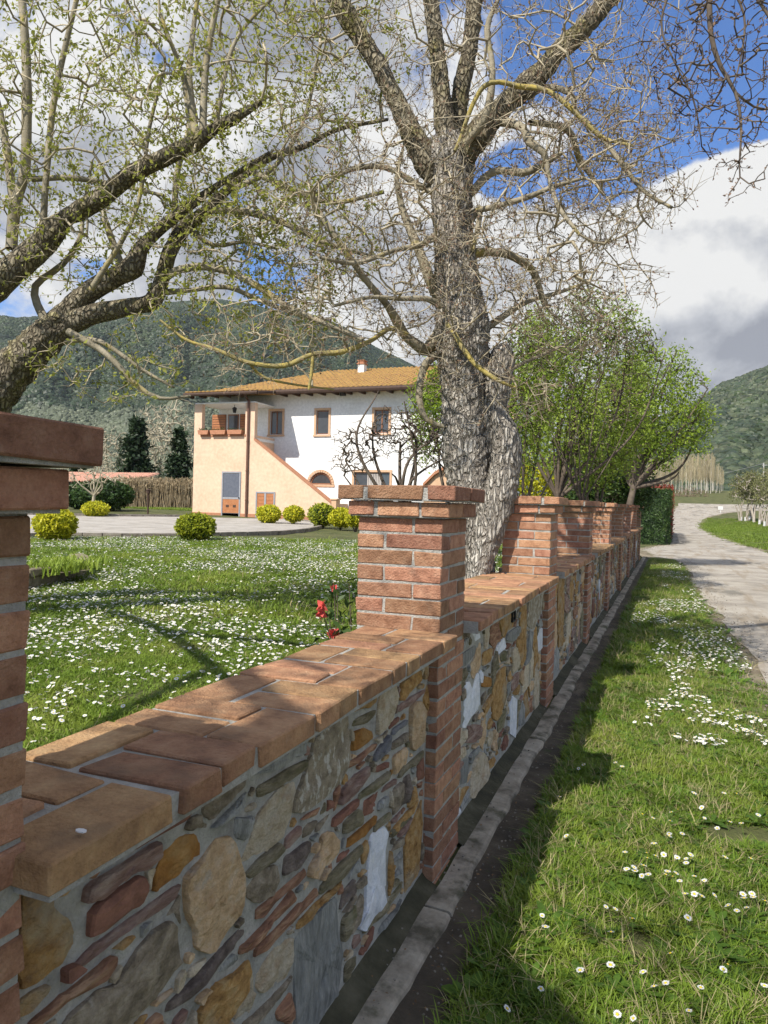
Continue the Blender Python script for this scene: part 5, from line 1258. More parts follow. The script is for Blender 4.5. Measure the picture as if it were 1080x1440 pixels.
# rust brown outbuilding with a sloping edge right of the fruit tree
Yo = 24.; m_ = MB(); P = [(hx(596, Yo, 690), 1.0), (hx(596, Yo, 690), hz(600, 684, Yo)), (hx(612, Yo, 670), hz(612, 668, Yo)), (hx(640, Yo, 655), hz(640, 652, Yo)), (hx(700, Yo, 650), hz(700, 646, Yo)), (hx(700, Yo, 650), 1.0)]
m_.prism([(a, b if b > 1.05 else .3) for a, b in P], Yo, Yo+1.6); ob = m_.build('oven_shelter', M['peach_trim']); tag(ob, 'low rounded brown outbuilding between the bare fruit tree and the oak trunk', 'shed')
m_ = MB()
for (a, b), (c, d) in zip(P[1:5], P[2:5]): m_.prism([(a, b+.003), (c, d+.003), (c, d+.11), (a, b+.11)], Yo-.12, Yo+1.7)
m_.build('curved_roof', M['terracotta'], ob)

# ------------------------------------------------------------------ driveway, kerbs, shed, planting bed
M['drive'] = mat('pale_driveway', [(.26, .235, .20), (.37, .34, .30), (.43, .40, .36)], scale=1.5, coord='World', rough=.95, bump=.8, bscale=30, bdist=.015, extra=[((.20, .17, .14), 2.2, .56, .7, .5, (.4, 1, 1))])
M['kerb'] = mat('kerb_stone', [(.12, .10, .08), (.22, .19, .16), (.30, .27, .23)], scale=5, coord='World', rough=.95, bump=.6, bscale=30, bdist=.01)
near = [(-60, 760), (40, 757), (90, 756), (170, 757), (250, 757), (305, 755), (350, 754), (400, 752), (435, 748), (452, 744), (455, 741)]
far_ = [(455, 741), (446, 737.5), (430, 734.5), (400, 732), (360, 731), (300, 729.5), (265, 728), (180, 727), (90, 726), (-60, 725)]
pn = [on_ground(x, y) for x, y in near]; pf = [on_ground(x, y) for x, y in far_[1:]]
ring = pn+pf; c0 = np.mean(ring, 0)
lift = .07
def strip_mesh(A_, B_, dz, m, name, nseg=10):
    v = []; 
    for a, b in zip(A_, B_):
        for k in range(nseg+1):
            q = a+(b-a)*k/nseg; v.append((q[0], q[1], gz(q[0], q[1])+dz))
    f = [(i*(nseg+1)+k, (i+1)*(nseg+1)+k, (i+1)*(nseg+1)+k+1, i*(nseg+1)+k+1) for i in range(len(A_)-1) for k in range(nseg)]
    return link(name, new_mesh(name, v, f, [m]), kind='structure')
def resample(P, n):
    P = np.array(P); d = np.r_[0, np.cumsum(np.linalg.norm(np.diff(P, axis=0), axis=1))]; t = np.linspace(0, d[-1], n)
    return np.stack([np.interp(t, d, P[:, k]) for k in range(3)], 1)
An = resample(pn, 40); Bn = resample(pf[::-1], 40)
strip_mesh(An, Bn, lift, M['drive'], 'driveway', 8)
def kerb(P, w, h, name='kerb', seglen=.9):
    P = np.array(P); P = resample(P, max(2, int(np.sum(np.linalg.norm(np.diff(P, axis=0), axis=1))/.45)+1)); m_ = MB()
    root = bpy.data.objects.new(name, None); COL.objects.link(root); root['kind'] = 'structure'
    for a, b in zip(P, P[1:]):
        d = (b-a); L_ = np.linalg.norm(d[:2]); nn = np.array([-d[1], d[0], 0])/L_*w; e = d/L_*.012
        za = gz(a[0], a[1]); zb_ = gz(b[0], b[1]); a2 = a+e; b2 = b-e
        q = MB(); q.add([(a2[0], a2[1], za-.1), (b2[0], b2[1], zb_-.1), (b2[0]+nn[0], b2[1]+nn[1], zb_-.1), (a2[0]+nn[0], a2[1]+nn[1], za-.1), (a2[0], a2[1], za+h), (b2[0], b2[1], zb_+h), (b2[0]+nn[0], b2[1]+nn[1], zb_+h), (a2[0]+nn[0], a2[1]+nn[1], za+h)],
                        [(0,3,2,1),(4,5,6,7),(0,1,5,4),(1,2,6,5),(2,3,7,6),(3,0,4,7)])
        q.build('kerb_stone', M['kerb'], root)
kerb(pn+pf[:3], .14, .12); kerb([on_ground(x, y) for x, y in [(-60, 724.5), (90, 725.5), (180, 726.5), (262, 727.5)]], .14, .16)
# shed
Ys = 42.; g_ = lambda x, y: (float(onY(x, y, Ys)[0]), float(onY(x, y, Ys)[2]))
xa_, _ = g_(20, 690); xb_, _ = g_(180, 690); zt_ = g_(120, 678)[1]; zt2 = g_(88, 663)[1]
shed = thing('shed', 'low open fronted shed with a pink terracotta tiled roof, left of the reeds', 'shed', (xb_, Ys, gz(xb_, Ys)))
sl0 = -np.array(shed.location)
M['shedwall'] = mat('dark_block_wall', [(.07, .075, .085), (.13, .135, .15)], rough=.95, bump=.3); M['pinkroof'] = mat('pink_tile', [(.40, .19, .13), (.52, .28, .20), (.58, .36, .28)], scale=6, coord='World', rough=.9, bump=0)
m_ = MB(); m_.box((xa_, Ys+.4, 0), (g_(110, 690)[0], Ys+.5, zt_)); m_.box((g_(110, 690)[0], Ys+2.6, 0), (xb_, Ys+2.8, zt_+.3)); m_.box((xa_, Ys+.5, 0), (xa_+.2, Ys+2.8, zt_)); o = m_.build('wall', M['shedwall'], shed); o.location = tuple(sl0)
for k, xx_ in enumerate((100, 112, 140, 172)):
    m_ = MB(); X_ = g_(xx_, 690)[0]; m_.box((X_-.05, Ys, .3), (X_+.05, Ys+.1, zt_)); o = m_.build('post', M['greymetal'], shed); o.location = tuple(sl0)
V = []; F = []
for k in range(int((xb_-xa_+.6)/.22)):
    x0 = xa_-.3+k*.22
    for j in range(9):
        y0 = Ys-.3+j*.38; 
        for (yy, lf) in ((y0, .05), (y0+.40, .015)):
            zz_ = zt_+(yy-Ys+.3)*(zt2-zt_)/3.2
            for q in range(5): t = math.pi*q/4; V.append((x0+.11-.1*math.cos(t), yy, zz_+.05*math.sin(t)+lf))
        b_ = len(V)-10; F += [(b_+q, b_+q+1, b_+6+q, b_+5+q) for q in range(4)]; F.append((b_, b_+1, b_+2, b_+3, b_+4))
q = MB(); q.add(V, F); o = q.build('roof_tiles', M['pinkroof'], shed, kind='stuff'); o.location = tuple(sl0)
m_ = MB(); m_.add([(xa_-.3, Ys-.3, zt_), (xb_+.3, Ys-.3, zt_), (xb_+.3, Ys+3.1, zt_+3.4*(zt2-zt_)/3.2), (xa_-.3, Ys+3.1, zt_+3.4*(zt2-zt_)/3.2)], [(0, 1, 2, 3)]); o = m_.build('roof', M['pinkroof'], shed); o.location = tuple(sl0)
# thin post by the reeds
p = atd(208, 716, 34); m_ = MB(); m_.cyl((p[0], p[1], gz(p[0], p[1])-.1), (p[0], p[1], gz(p[0], p[1])+.95), .04, n=8); m_.cyl((p[0], p[1], gz(p[0], p[1])+.95), (p[0], p[1], gz(p[0], p[1])+1.12), .09, .11, 8); m_.cyl((p[0], p[1], gz(p[0], p[1])+1.12), (p[0], p[1], gz(p[0], p[1])+1.16), .13, .02, 8)
o = m_.build('garden_lamp', M['eave']); tag(o, 'thin dark garden lamp post in front of the reeds', 'lamp')

# raised bed with stone slab rim
bedc = on_ground(70, 812); zb0 = gz(bedc[0], bedc[1])
bed = thing('raised_bed', 'low raised bed edged with rough mossy stone slabs at the left of the lawn', 'flower bed', tuple(bedc))
M['slab'] = mat('mossy_slab', [(.10, .085, .055), (.22, .18, .125), (.34, .29, .21)], scale=7, rough=.95, bump=.9, bscale=25, bdist=.02, extra=[((.12, .13, .04), 5, .5, .65, .6, I3)])
rim = [onZ(x, y, zb0+.20) for x, y in [(-30, 812), (8, 808), (44, 806), (76, 800), (104, 795), (122, 790), (127, 786), (116, 781)]]
for k, (a, b) in enumerate(zip(rim, rim[1:])):
    d = b-a; L_ = np.linalg.norm(d[:2]); nn = np.array([-d[1], d[0]])/L_; e = d/L_*.012
    v, f = cbox_geo((.012, 0, -.05), (L_-.012, .20+.03*(k % 2), .03), .01, .012, 200+k)
    link('slab', new_mesh('slab', v, f, [M['slab']]), bed, tuple(a-bedc), (0, 0, math.atan2(d[1], d[0])))
    v, f = cbox_geo((.0, .03, -.3), (L_, .16, -.052), .01, .008, 230+k)
    link('rim_stone', new_mesh('rim_stone', v, f, [M['slab']]), bed, tuple(a-bedc), (0, 0, math.atan2(d[1], d[0])))
m_ = MB(); rr_ = [(a-bedc) for a in rim]; cen = np.mean(rr_, 0)+[-.4, .9, 0]; m_.add([tuple(a+[0, 0, -.04]) for a in rr_]+[tuple(cen+[0, 0, -.02]), (rr_[0][0], rr_[0][1]+1.6, -.04+rr_[0][2])], [(k, k+1, len(rr_)) for k in range(len(rr_)-1)]+[(0, len(rr_), len(rr_)+1)]); m_.build('bed_soil', M['dirt'], bed)
rs = np.random.RandomState(3); n = 420; base = np.array([rim[3]+(rim[k % 6]-rim[3])*.75*rs.uniform(0, 1)+[rs.normal(-.1, .15), abs(rs.normal(.25, .22)), -.05] for k in range(n)])
V = []; F = []
for q in base:
    a = rs.uniform(0, 6.28); l = rs.uniform(.12, .28); w_ = .012; dx, dy = math.cos(a), math.sin(a); b_ = len(V)
    for t, s in ((0, 1), (.5, .9), (1, .05)):
        o_ = np.array([dx*l*.45*t*t, dy*l*.45*t*t, l*t*(1-.25*t)]); V += [q+o_+np.array([-dy, dx, 0])*w_*s, q+o_-np.array([-dy, dx, 0])*w_*s]
    F += [(b_, b_+1, b_+3, b_+2), (b_+2, b_+3, b_+5, b_+4)]
o = link('iris_leaves', new_mesh('iris_leaves', V, F, [M['leaf_green']]), kind='stuff'); tag(o, 'tuft of green iris leaves growing in the raised stone bed', 'plants')

# ------------------------------------------------------------------ hedge at the end of the wall
Yh = 34.; ha = onY(886, 765, Yh); hb2 = onY(942, 765, Yh); hz0 = gz(-.8, Yh); hz1 = float(onY(905, 686, Yh)[2])
rs = np.random.RandomState(8)
hedge = thing('hedge', 'clipped glossy evergreen hedge with red shoots on top at the far end of the wall', 'hedge', ((ha[0]+hb2[0])/2, Yh, hz0))
x0, x1, y0, y1, z0, z1 = ha[0]-.4, hb2[0], Yh, Yh+15, hz0-.1, hz1
def box_shell(n, thick=.25):
    P = []; Nn = []
    ar = [(x1-x0)*(z1-z0)*2.2, (y1-y0)*(z1-z0)*.6, (x1-x0)*(y1-y0)*.5]; pr = np.array(ar)/sum(ar)
    for k in rs.choice(3, n, p=pr):
        u, v_, d = rs.uniform(0, 1), rs.uniform(0, 1), abs(rs.normal(0, thick*.4))
        if k == 0: P.append((x0+(x1-x0)*u, y0+d, z0+(z1-z0)*v_)); Nn.append((0, -1, .3))
        elif k == 1: P.append((x1-d, y0+(y1-y0)*u, z0+(z1-z0)*v_)); Nn.append((1, 0, .3))
        else: P.append((x0+(x1-x0)*u, y0+(y1-y0)*v_, z1-d)); Nn.append((0, 0, 1))
    P = np.array(P); 
    for i in range(len(P)):
        q = P[i]; nn_ = mnoise.noise(Vector(q*1.3))*.14; c = np.array([(x0+x1)/2, (y0+y1)/2, (z0+z1)/2]); P[i] = q+np.array(Nn[i])*nn_
        # soften the corners
        ex = max(0, q[0]-(x1-.25))*max(0, (y0+.25)-q[1])*4; P[i, 0] -= ex
    return P, np.array(Nn)
P, Nn = box_shell(15000); V, F = leaf_mesh(P, .085, rs, .5, nrm=Nn*.9); o = link('foliage', new_mesh('foliage', V, F, [M['leaf_hedge']]), hedge, kind='stuff'); o.location = tuple(-np.array(hedge.location))
P = np.stack([rs.uniform(x0+.4, x1+.05, 2600), rs.uniform(y0+.8, y1, 2600), z1+np.abs(rs.normal(0, .11, 2600))], 1); V, F = leaf_mesh(P, .10, rs, .4, dirs=np.tile([0, 0, 1.], (2600, 1))); o = link('red_shoots', new_mesh('red_shoots', V, F, [M['leaf_red']]), hedge, kind='stuff'); o.location = tuple(-np.array(hedge.location))
P = np.stack([x1+.02+rs.normal(0, .05, 900), rs.uniform(y0+2, y1, 900), rs.uniform(z0+.3, z1, 900)], 1); V, F = leaf_mesh(P, .10, rs, .4); o = link('red_shoots', new_mesh('red_shoots', V, F, [M['leaf_red']]), hedge, kind='stuff'); o.location = tuple(-np.array(hedge.location))
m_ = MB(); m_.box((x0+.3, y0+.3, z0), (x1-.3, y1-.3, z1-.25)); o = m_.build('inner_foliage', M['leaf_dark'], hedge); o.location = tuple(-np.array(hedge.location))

# ------------------------------------------------------------------ beyond the road bend
def bare_pole_tree(h, seed, w, mt, ms):
    rs = np.random.RandomState(seed); tb = Tubes(); Q, r = catmull(np.array([[0, 0, -.3], [rs.normal(0, .1), rs.normal(0, .1), h*.5], [rs.normal(0, .15), 0, h]]), [.11, .07, .012], 1.0); tb.chain(Q, r, 5)
    n = 130; z = rs.uniform(.22, .97, n)*h; a = rs.uniform(0, 6.28, n); L_ = (1-z/h)*w*1.9+.25; b0 = np.stack([z*0, z*0, z], 1); b1 = b0+np.stack([np.cos(a)*L_*.42, np.sin(a)*L_*.42, L_*rs.uniform(1.0, 1.6, n)], 1)
    tw = Tubes(); tw.segs(b0, b1, np.full(n, .022), np.full(n, .012), 3)
    n2 = 260; i = rs.randint(0, n, n2); u = rs.uniform(.3, 1, (n2, 1)); c0_ = b0[i]+(b1[i]-b0[i])*u; c1 = c0_+np.stack([rs.normal(0, .25, n2), rs.normal(0, .25, n2), rs.uniform(.3, .9, n2)], 1); tw.segs(c0_, c1, np.full(n2, .015), np.full(n2, .009), 3)
    return new_mesh('trunk', np.vstack(tb.V), np.vstack(tb.F), [mt], True), new_mesh('twigs', np.vstack(tw.V), np.vstack(tw.F), [ms], True)
M['poplar_trunk'] = mat('pale_poplar_trunk', [(.42, .38, .32), (.56, .52, .46)], bump=0, rough=.9)
M['poplar_twig'] = mat('straw_poplar_twigs', [(.40, .33, .20), (.52, .45, .29)], bump=0, rough=.9, rand=.15)
pm = [bare_pole_tree(10.2, 90+k, 1.0, M['poplar_trunk'], M['poplar_twig']) for k in range(4)]
rs = np.random.RandomState(12); k = 0; first = None
for row in range(3):
    for x in np.arange(902-row*3, 1016, 5.2):
        xx_ = x+rs.uniform(-2, 2); D_ = 150+row*9+rs.uniform(-3, 3); p = atd(xx_, 700, D_); zg = gz(p[0], p[1])
        htop = np.interp(xx_, [900, 930, 960, 985, 1000, 1012, 1020], [646, 648, 643, 640, 641, 655, 668])+rs.uniform(-3, 6)
        sc = (atd(xx_, htop, D_)[2]-zg)/10.2
        t_ = thing('poplar', 'pale leafless young poplar in the straw coloured grove beyond the road bend', 'poplar', (p[0], p[1], zg), rs.uniform(0, 6), 'poplars in the grove beyond the bend'); t_.scale = (sc*.9, sc*.9, sc)
        a, b = pm[k % 4]; link('trunk', a, t_); link('twigs', b, t_, kind='stuff'); k += 1
blob_tree('thicket', 'brown bare thicket at the foot of the poplar grove', 'thicket', 972, 140, [(965, 694, 20, 12), (985, 696, 14, 9), (950, 697, 10, 7)], 420, 44, None, mtwig=mat('brown_twig', [(.17, .12, .08), (.27, .2, .14)], bump=0), trunk_r=.1, tip=.03, step=.5)
# young trees in white guards on the right
M['pol_trunk'] = mat('pale_guarded_trunk', [(.30, .25, .20), (.44, .39, .33)], bump=0); M['guard'] = mat('white_tree_guard', [(.5, .5, .48), (.6, .6, .58)], bump=0)
M['pol_leaf'] = leafmat('olive_leaf', [(.12, .13, .045), (.20, .205, .08), (.28, .27, .12)], .3, 2)
spots = [(1042, 737, 86), (1048, 736, 86), (1054, 735, 87), (1060, 737, 84), (1068, 739, 80), (1075, 741, 76), (1088, 744, 72), (1102, 748, 68)]
wh = ['leftmost of the pale guarded saplings at the edge of the right hand meadow', 'second guarded sapling from the left in the right hand row', 'third guarded sapling from the left, slightly leaning', 'fourth sapling from the left, with a bright white guard', 'fifth sapling from the left in the row on the right', 'sixth sapling from the left, at the right edge of the picture', 'sapling just outside the right edge', 'farthest right sapling of the row']
for k, (x, y, D_) in enumerate(spots):
    rs = np.random.RandomState(300+k); p = atd(x, y, D_); zg = gz(p[0], p[1]); t_ = thing('guarded_sapling', wh[k], 'sapling', (p[0], p[1], zg), group='saplings in white guards')
    tb = Tubes(); ln_ = rs.normal(0, .25, 2); h = 2.0
    for q in range(3): e = np.array([ln_[0]+rs.normal(0, .25), ln_[1], h+rs.uniform(-.2, .3)]); Q, r = catmull(np.array([[rs.normal(0, .15), rs.normal(0, .15), -.2], e*.5+[0, 0, .1], e]), [.10, .08, .05], .4); tb.chain(Q, r, 6)
    tb.build('trunk', M['pol_trunk'], t_); m_ = MB(); m_.cyl((0, 0, -.1), (0, 0, .5), .13, .12, 8); m_.build('guard', M['guard'], t_)
    NP = np.array([[ln_[0]+rs.normal(0, .2), ln_[1], h*.9] for _ in range(8)]); T = np.tile([0, 0, 1.], (8, 1)); tg_ = ellipsoid_pts((ln_[0], ln_[1], 4.0), (1.1, 1.1, 1.9), 90, rs)
    res = colonize((NP, T), tg_, rs, step=.35); tree_crown(t_, *res, rs, .014, M['pol_trunk'], rmax=.05, bud=8, budm=M['pol_leaf'], budn=9, budsize=.2, spread=.2)
# poles and wires
M['pole'] = mat('grey_pole', [(.34, .33, .31), (.45, .44, .42)], bump=0); M['wire'] = mat('wire', [(.3, .3, .3), (.35, .35, .35)], bump=0)
tops = []
for k, (x, yt, yb_, D_, lab) in enumerate([(1036.5, 668, 701, 165, 'short pale utility pole beyond the bend, left one'), (1074, 651, 705, 150, 'taller pale utility pole at the right edge of the picture')]):
    b_ = atd(x, yb_, D_); t = atd(x, yt, D_); zg = gz(b_[0], b_[1]); m_ = MB(); m_.cyl((0, 0, -.5+min(0, 0)), (t[0]-b_[0], t[1]-b_[1], t[2]-zg), .17, .12, 8); m_.box((-.5, -.06, t[2]-zg-.5), (.5, .06, t[2]-zg-.4))
    o = m_.build('utility_pole', M['pole']); o.location = (b_[0], b_[1], zg); tag(o, lab, 'pole', 'utility poles beyond the bend'); tops.append(np.array([t[0], t[1], t[2]-.4]))
def wire(a, b, sag, lab):
    tb = Tubes(); Q = np.array([a+(b-a)*t-np.array([0, 0, sag*4*t*(1-t)]) for t in np.linspace(0, 1, 16)]); tb.chain(Q, np.full(16, .05), 4); o = tb.build('overhead_wire', M['wire']); tag(o, lab, 'wire')
wire(tops[0], tops[1], .9, 'overhead wire sagging between the two utility poles'); wire(atd(880, 668, 260), tops[1]+[0, 0, .3], 2.5, 'long overhead wire crossing in front of the wooded hill')
p = atd(1013, 722, 100); zg = gz(p[0], p[1]); m_ = MB(); m_.box((p[0]-.3, p[1]-.1, zg+.45), (p[0]+.3, p[1]+.1, zg+.95)); m_.box((p[0]-.04, p[1]-.04, zg-.1), (p[0]+.04, p[1]+.04, zg+.448)); o = m_.build('marker_box', M['guard']); tag(o, 'small white box on a stub post in the grass inside the bend', 'box')
p = atd(937, 692, 110); zg = gz(p[0], p[1]); M['blue'] = mat('blue_panel', [(.05, .14, .42), (.07, .18, .5)], bump=0)
m_ = MB(); m_.box((p[0]-.55, p[1]-.05, p[2]-.25), (p[0]+.55, p[1]+.0, p[2]+.35)); o = m_.build('blue_sign', M['blue']); tag(o, 'small blue panel showing above the hedge in front of the poplars', 'sign')
m_ = MB(); m_.box((p[0]-.5, p[1]+.001, zg-.2), (p[0]-.44, p[1]+.06, p[2]+.3)); m_.box((p[0]+.44, p[1]+.001, zg-.2), (p[0]+.5, p[1]+.06, p[2]+.3)); m_.build('post', M['pole'], o)

# ------------------------------------------------------------------ hills with woods
M['hill'] = mat('wooded_hill', [(.03, .045, .02), (.05, .065, .03), (.08, .09, .05)], scale=.02, coord='World', rough=1, bump=0)
def gn_scatter(name, pts, rots, scl, src, mats_=None):
    """one object whose points carry instances of the meshes in src"""
    me = bpy.data.meshes.new(name); me.vertices.add(len(pts)); me.vertices.foreach_set('co', np.asarray(pts, np.float32).ravel())
    a = me.attributes.new('rot', 'FLOAT_VECTOR', 'POINT'); a.data.foreach_set('vector', np.asarray(rots, np.float32).ravel())
    a = me.attributes.new('scl', 'FLOAT_VECTOR', 'POINT'); a.data.foreach_set('vector', np.asarray(scl, np.float32).ravel()); me.update()
    o = bpy.data.objects.new(name, me); COL.objects.link(o); o['kind'] = 'stuff'
    co = bpy.data.collections.new(name+'_source')
    for q, ms in enumerate(src):
        so_ = bpy.data.objects.new(name+'_clump', ms); co.objects.link(so_)
    t = bpy.data.node_groups.new(name+'_scatter', 'GeometryNodeTree')
    t.interface.new_socket('Geometry', in_out='INPUT', socket_type='NodeSocketGeometry'); t.interface.new_socket('Geometry', in_out='OUTPUT', socket_type='NodeSocketGeometry')
    gi = t.nodes.new('NodeGroupInput'); go = t.nodes.new('NodeGroupOutput'); ci = t.nodes.new('GeometryNodeCollectionInfo'); ci.inputs['Collection'].default_value = co; ci.inputs['Separate Children'].default_value = True; ci.inputs['Reset Children'].default_value = True
    ip = t.nodes.new('GeometryNodeInstanceOnPoints'); ip.inputs['Pick Instance'].default_value = True
    na = t.nodes.new('GeometryNodeInputNamedAttribute'); na.data_type = 'FLOAT_VECTOR'; na.inputs['Name'].default_value = 'rot'
    nb = t.nodes.new('GeometryNodeInputNamedAttribute'); nb.data_type = 'FLOAT_VECTOR'; nb.inputs['Name'].default_value = 'scl'
    rv = t.nodes.new('FunctionNodeRandomValue'); rv.data_type = 'INT'; rv.inputs[4].default_value = 0; rv.inputs[5].default_value = len(src)-1
    L = t.links.new; L(gi.outputs[0], ip.inputs['Points']); L(ci.outputs[0], ip.inputs['Instance']); L(rv.outputs[2], ip.inputs['Instance Index']); L(na.outputs[0], ip.inputs['Rotation']); L(nb.outputs[0], ip.inputs['Scale']); L(ip.outputs[0], go.inputs[0])
    md = o.modifiers.new('scatter', 'NODES'); md.node_group = t
    return o
def crown_blob(seed, m, sub=2):
    import bmesh
    bm = bmesh.new(); bmesh.ops.create_icosphere(bm, subdivisions=sub, radius=1)
    for v in bm.verts:
        d = 1+.32*mnoise.noise(v.co*1.8+Vector((seed*9, 0, 0)))+.18*mnoise.noise(v.co*4.5+Vector((0, seed*5, 0))); v.co = v.co*d; v.co.z *= .9
    me = bpy.data.meshes.new('crown_clump'); bm.to_mesh(me); bm.free(); me.materials.append(m); return me
def hill(name, prof, r0, r1, z0, seed, span, up=.9):
    """prof: (pixel x, ridge pixel y) pairs giving the ridge direction and height at distance r1"""
    az = []; hh = []
    for x, y in prof:
        d = ray(x, y); az.append(math.atan2(d[0], d[1])); hh.append(H+d[2]/math.hypot(d[0], d[1])*r1)
    az = np.array(az); hh = np.array(hh); o_ = np.argsort(az); az = az[o_]; hh = hh[o_]
    na, nr = 150, 60; A_ = np.linspace(az[0], az[-1], na); T = np.linspace(0, 1.35, nr)
    def height(a, t):
        hr = np.interp(a, az, hh); s = sst(0, 1, np.minimum(t, 1))*.55+np.minimum(t, 1)*.45
        n_ = mnoise.noise(Vector((a*14+seed, t*3.0, 0)))*.11+mnoise.noise(Vector((a*40, t*8, seed)))*.035
        z = z0+(hr-z0)*(s+n_*math.sin(min(t, 1)*math.pi)); 
        if t > 1: z -= (t-1)*(hr-z0)*.8
        return z
    V = []
    for t in T:
        for a in A_:
            r = r0+(r1-r0)*t; V.append((math.sin(a)*r, math.cos(a)*r, height(a, t)))
    i = np.arange(na*nr).reshape(nr, na); F = np.stack([i[:-1, :-1], i[:-1, 1:], i[1:, 1:], i[1:, :-1]], -1).reshape(-1, 4)
    link(name, new_mesh(name, V, F, [M['hill']], True), kind='structure')
    return height, az
M['pine_crown'] = leafmat('pine_crown', [(.009, .019, .007), (.020, .035, .011), (.042, .058, .017)], .0, .02, rand=.35, hrand=.01)
M['olive_crown'] = leafmat('olive_crown', [(.055, .068, .04), (.09, .105, .062), (.14, .15, .09)], .0, .02, rand=.28)
M['oakwood_crown'] = leafmat('holm_crown', [(.02, .035, .018), (.045, .06, .03), (.09, .10, .05)], .0, .05, rand=.4, hrand=.012)
prof1 = [(-260, 520), (-120, 470), (0, 452), (60, 450), (120, 446), (170, 440), (215, 433), (250, 428), (300, 426), (350, 431), (400, 442), (450, 458), (500, 478), (550, 502), (600, 530), (660, 570), (740, 620)]
h1, az1 = hill('hill', prof1, 420, 1150, 2, 3, 1)
def hill_woods(name, hf, az, r0, r1, n, tsel, size, mats_, seed, label, cat):
    rs = np.random.RandomState(seed); P = []; 
    while len(P) < n:
        a = rs.uniform(az[0], az[-1]); t = rs.uniform(0, 1.03)**.8
        if not tsel(a, t, rs): continue
        r = r0+(r1-r0)*t; s = size(t); P.append((math.sin(a)*r, math.cos(a)*r, hf(a, t)+s*.25, s*rs.uniform(.6, 1.3)))
    P = np.array(P); R_ = np.stack([rs.normal(0, .15, n), rs.normal(0, .15, n), rs.uniform(0, 6.28, n)], 1)
    s = P[:, 3]; o = gn_scatter(name, P[:, :3], R_, np.stack([s, s, s*rs.uniform(.8, 1.25, n)], 1), [crown_blob(seed+q, m) for q, m in enumerate(mats_)]); tag(o, label, cat)
bnd = lambda a, t: t > .30+.05*mnoise.noise(Vector((a*20, 0, 5)))+.03*mnoise.noise(Vector((a*70, 0, 5)))
hill_woods('pine_forest', h1, az1, 420, 1150, 52000, lambda a, t, rs: bnd(a, t), lambda t: 2.9, [M['pine_crown']]*2, 1, 'dark green pine wood covering the upper slope of the left hill', 'forest')
hill_woods('olive_grove', h1, az1, 420, 1150, 20000, lambda a, t, rs: not bnd(a, t), lambda t: 2.1, [M['olive_crown']]*2, 2, 'grey-green olive groves on the lower slope of the left hill', 'grove')
prof2 = [(560, 690), (680, 672), (780, 640), (860, 612), (930, 590), (975, 572), (1003, 552), (1023, 541), (1050, 531), (1080, 521), (1140, 500), (1260, 470), (1400, 450)]
h2, az2 = hill('hill', prof2, 215, 640, 5, 8, 1)
hill_woods('holm_oak_wood', h2, az2, 215, 640, 26000, lambda a, t, rs: t < .42 or rs.uniform() < .45, lambda t: 2.3-.5*t, [M['oakwood_crown'], M['oakwood_crown'], M['pine_crown']], 3, 'dense dark holm oak wood on the near slope of the right hill', 'forest')
hill_woods('scrub', h2, az2, 215, 640, 16000, lambda a, t, rs: t > .38, lambda t: 1.5, [M['olive_crown'], M['oakwood_crown']], 4, 'grey-green scrub on the upper slope of the right hill', 'scrub')
d = ray(1022, 545); p = CAM+d/np.linalg.norm(d[:2])*640
o = link('hilltop_tree', crown_blob(77, M['oakwood_crown'], 3)); o.location = (p[0], p[1], p[2]); o.scale = (8, 8, 5); tag(o, 'single round dark tree standing on the crest of the right hill', 'tree')
# valley floor woods far behind the house
rs = np.random.RandomState(91); n = 900; P = np.stack([rs.uniform(-420, -60, n), rs.uniform(110, 420, n), np.zeros(n)], 1); P[:, 2] = ground(P[:, 0], P[:, 1])+1.0; s = rs.uniform(1.5, 3.2, n)
o = gn_scatter('valley_trees', P, np.stack([s*0, s*0, rs.uniform(0, 6, n)], 1), np.stack([s, s, s*1.1], 1), [crown_blob(50, M['olive_crown']), crown_blob(51, M['oakwood_crown'])]); tag(o, 'belt of trees on the valley floor behind the garden', 'trees')
M['haze'] = None
hm = bpy.data.materials.new('haze'); hm.use_nodes = True; hm.node_tree.nodes.clear(); ho = hm.node_tree.nodes.new('ShaderNodeOutputMaterial'); hv = hm.node_tree.nodes.new('ShaderNodeVolumePrincipled'); hv.inputs['Density'].default_value = .00008; hv.inputs['Color'].default_value = (.86, .91, 1, 1); hv.inputs['Anisotropy'].default_value = .2
hm.node_tree.links.new(hv.outputs[0], ho.inputs['Volume'])
mb = MB(); mb.box((-3600, -300, -3), (3600, 3900, 420)); o = mb.build('haze', hm, kind='stuff'); tag(o, 'thin bluish haze over the valley', 'haze')

# ------------------------------------------------------------------ grass and daisies
def tuft(seed, n, h, spread, w, m, lean=.5):
    rs = np.random.RandomState(seed); V = []; F = []
    for _ in range(n):
        a = rs.uniform(0, 6.28); r = spread*math.sqrt(rs.uniform()); q = np.array([r*math.cos(a), r*math.sin(a), -.01]); b = rs.uniform(0, 6.28); dx, dy = math.cos(b), math.sin(b); l = h*rs.uniform(.45, 1.15); le = lean*rs.uniform(.3, 1.5); b_ = len(V); ww = w*rs.uniform(.7, 1.3)
        for t, s in ((0, 1), (.45, .9), (.8, .55)):
            o_ = np.array([dx*l*le*t*t, dy*l*le*t*t, l*t*(1-.35*le*t)]); V += [q+o_+np.array([-dy, dx, 0])*ww*s, q+o_-np.array([-dy, dx, 0])*ww*s]
        V.append(q+np.array([dx*l*le, dy*l*le, l*(1-.35*le)])); F += [(b_, b_+1, b_+3, b_+2), (b_+2, b_+3, b_+5, b_+4), (b_+4, b_+5, b_+6)]
    return new_mesh('tuft', V, F, [m])
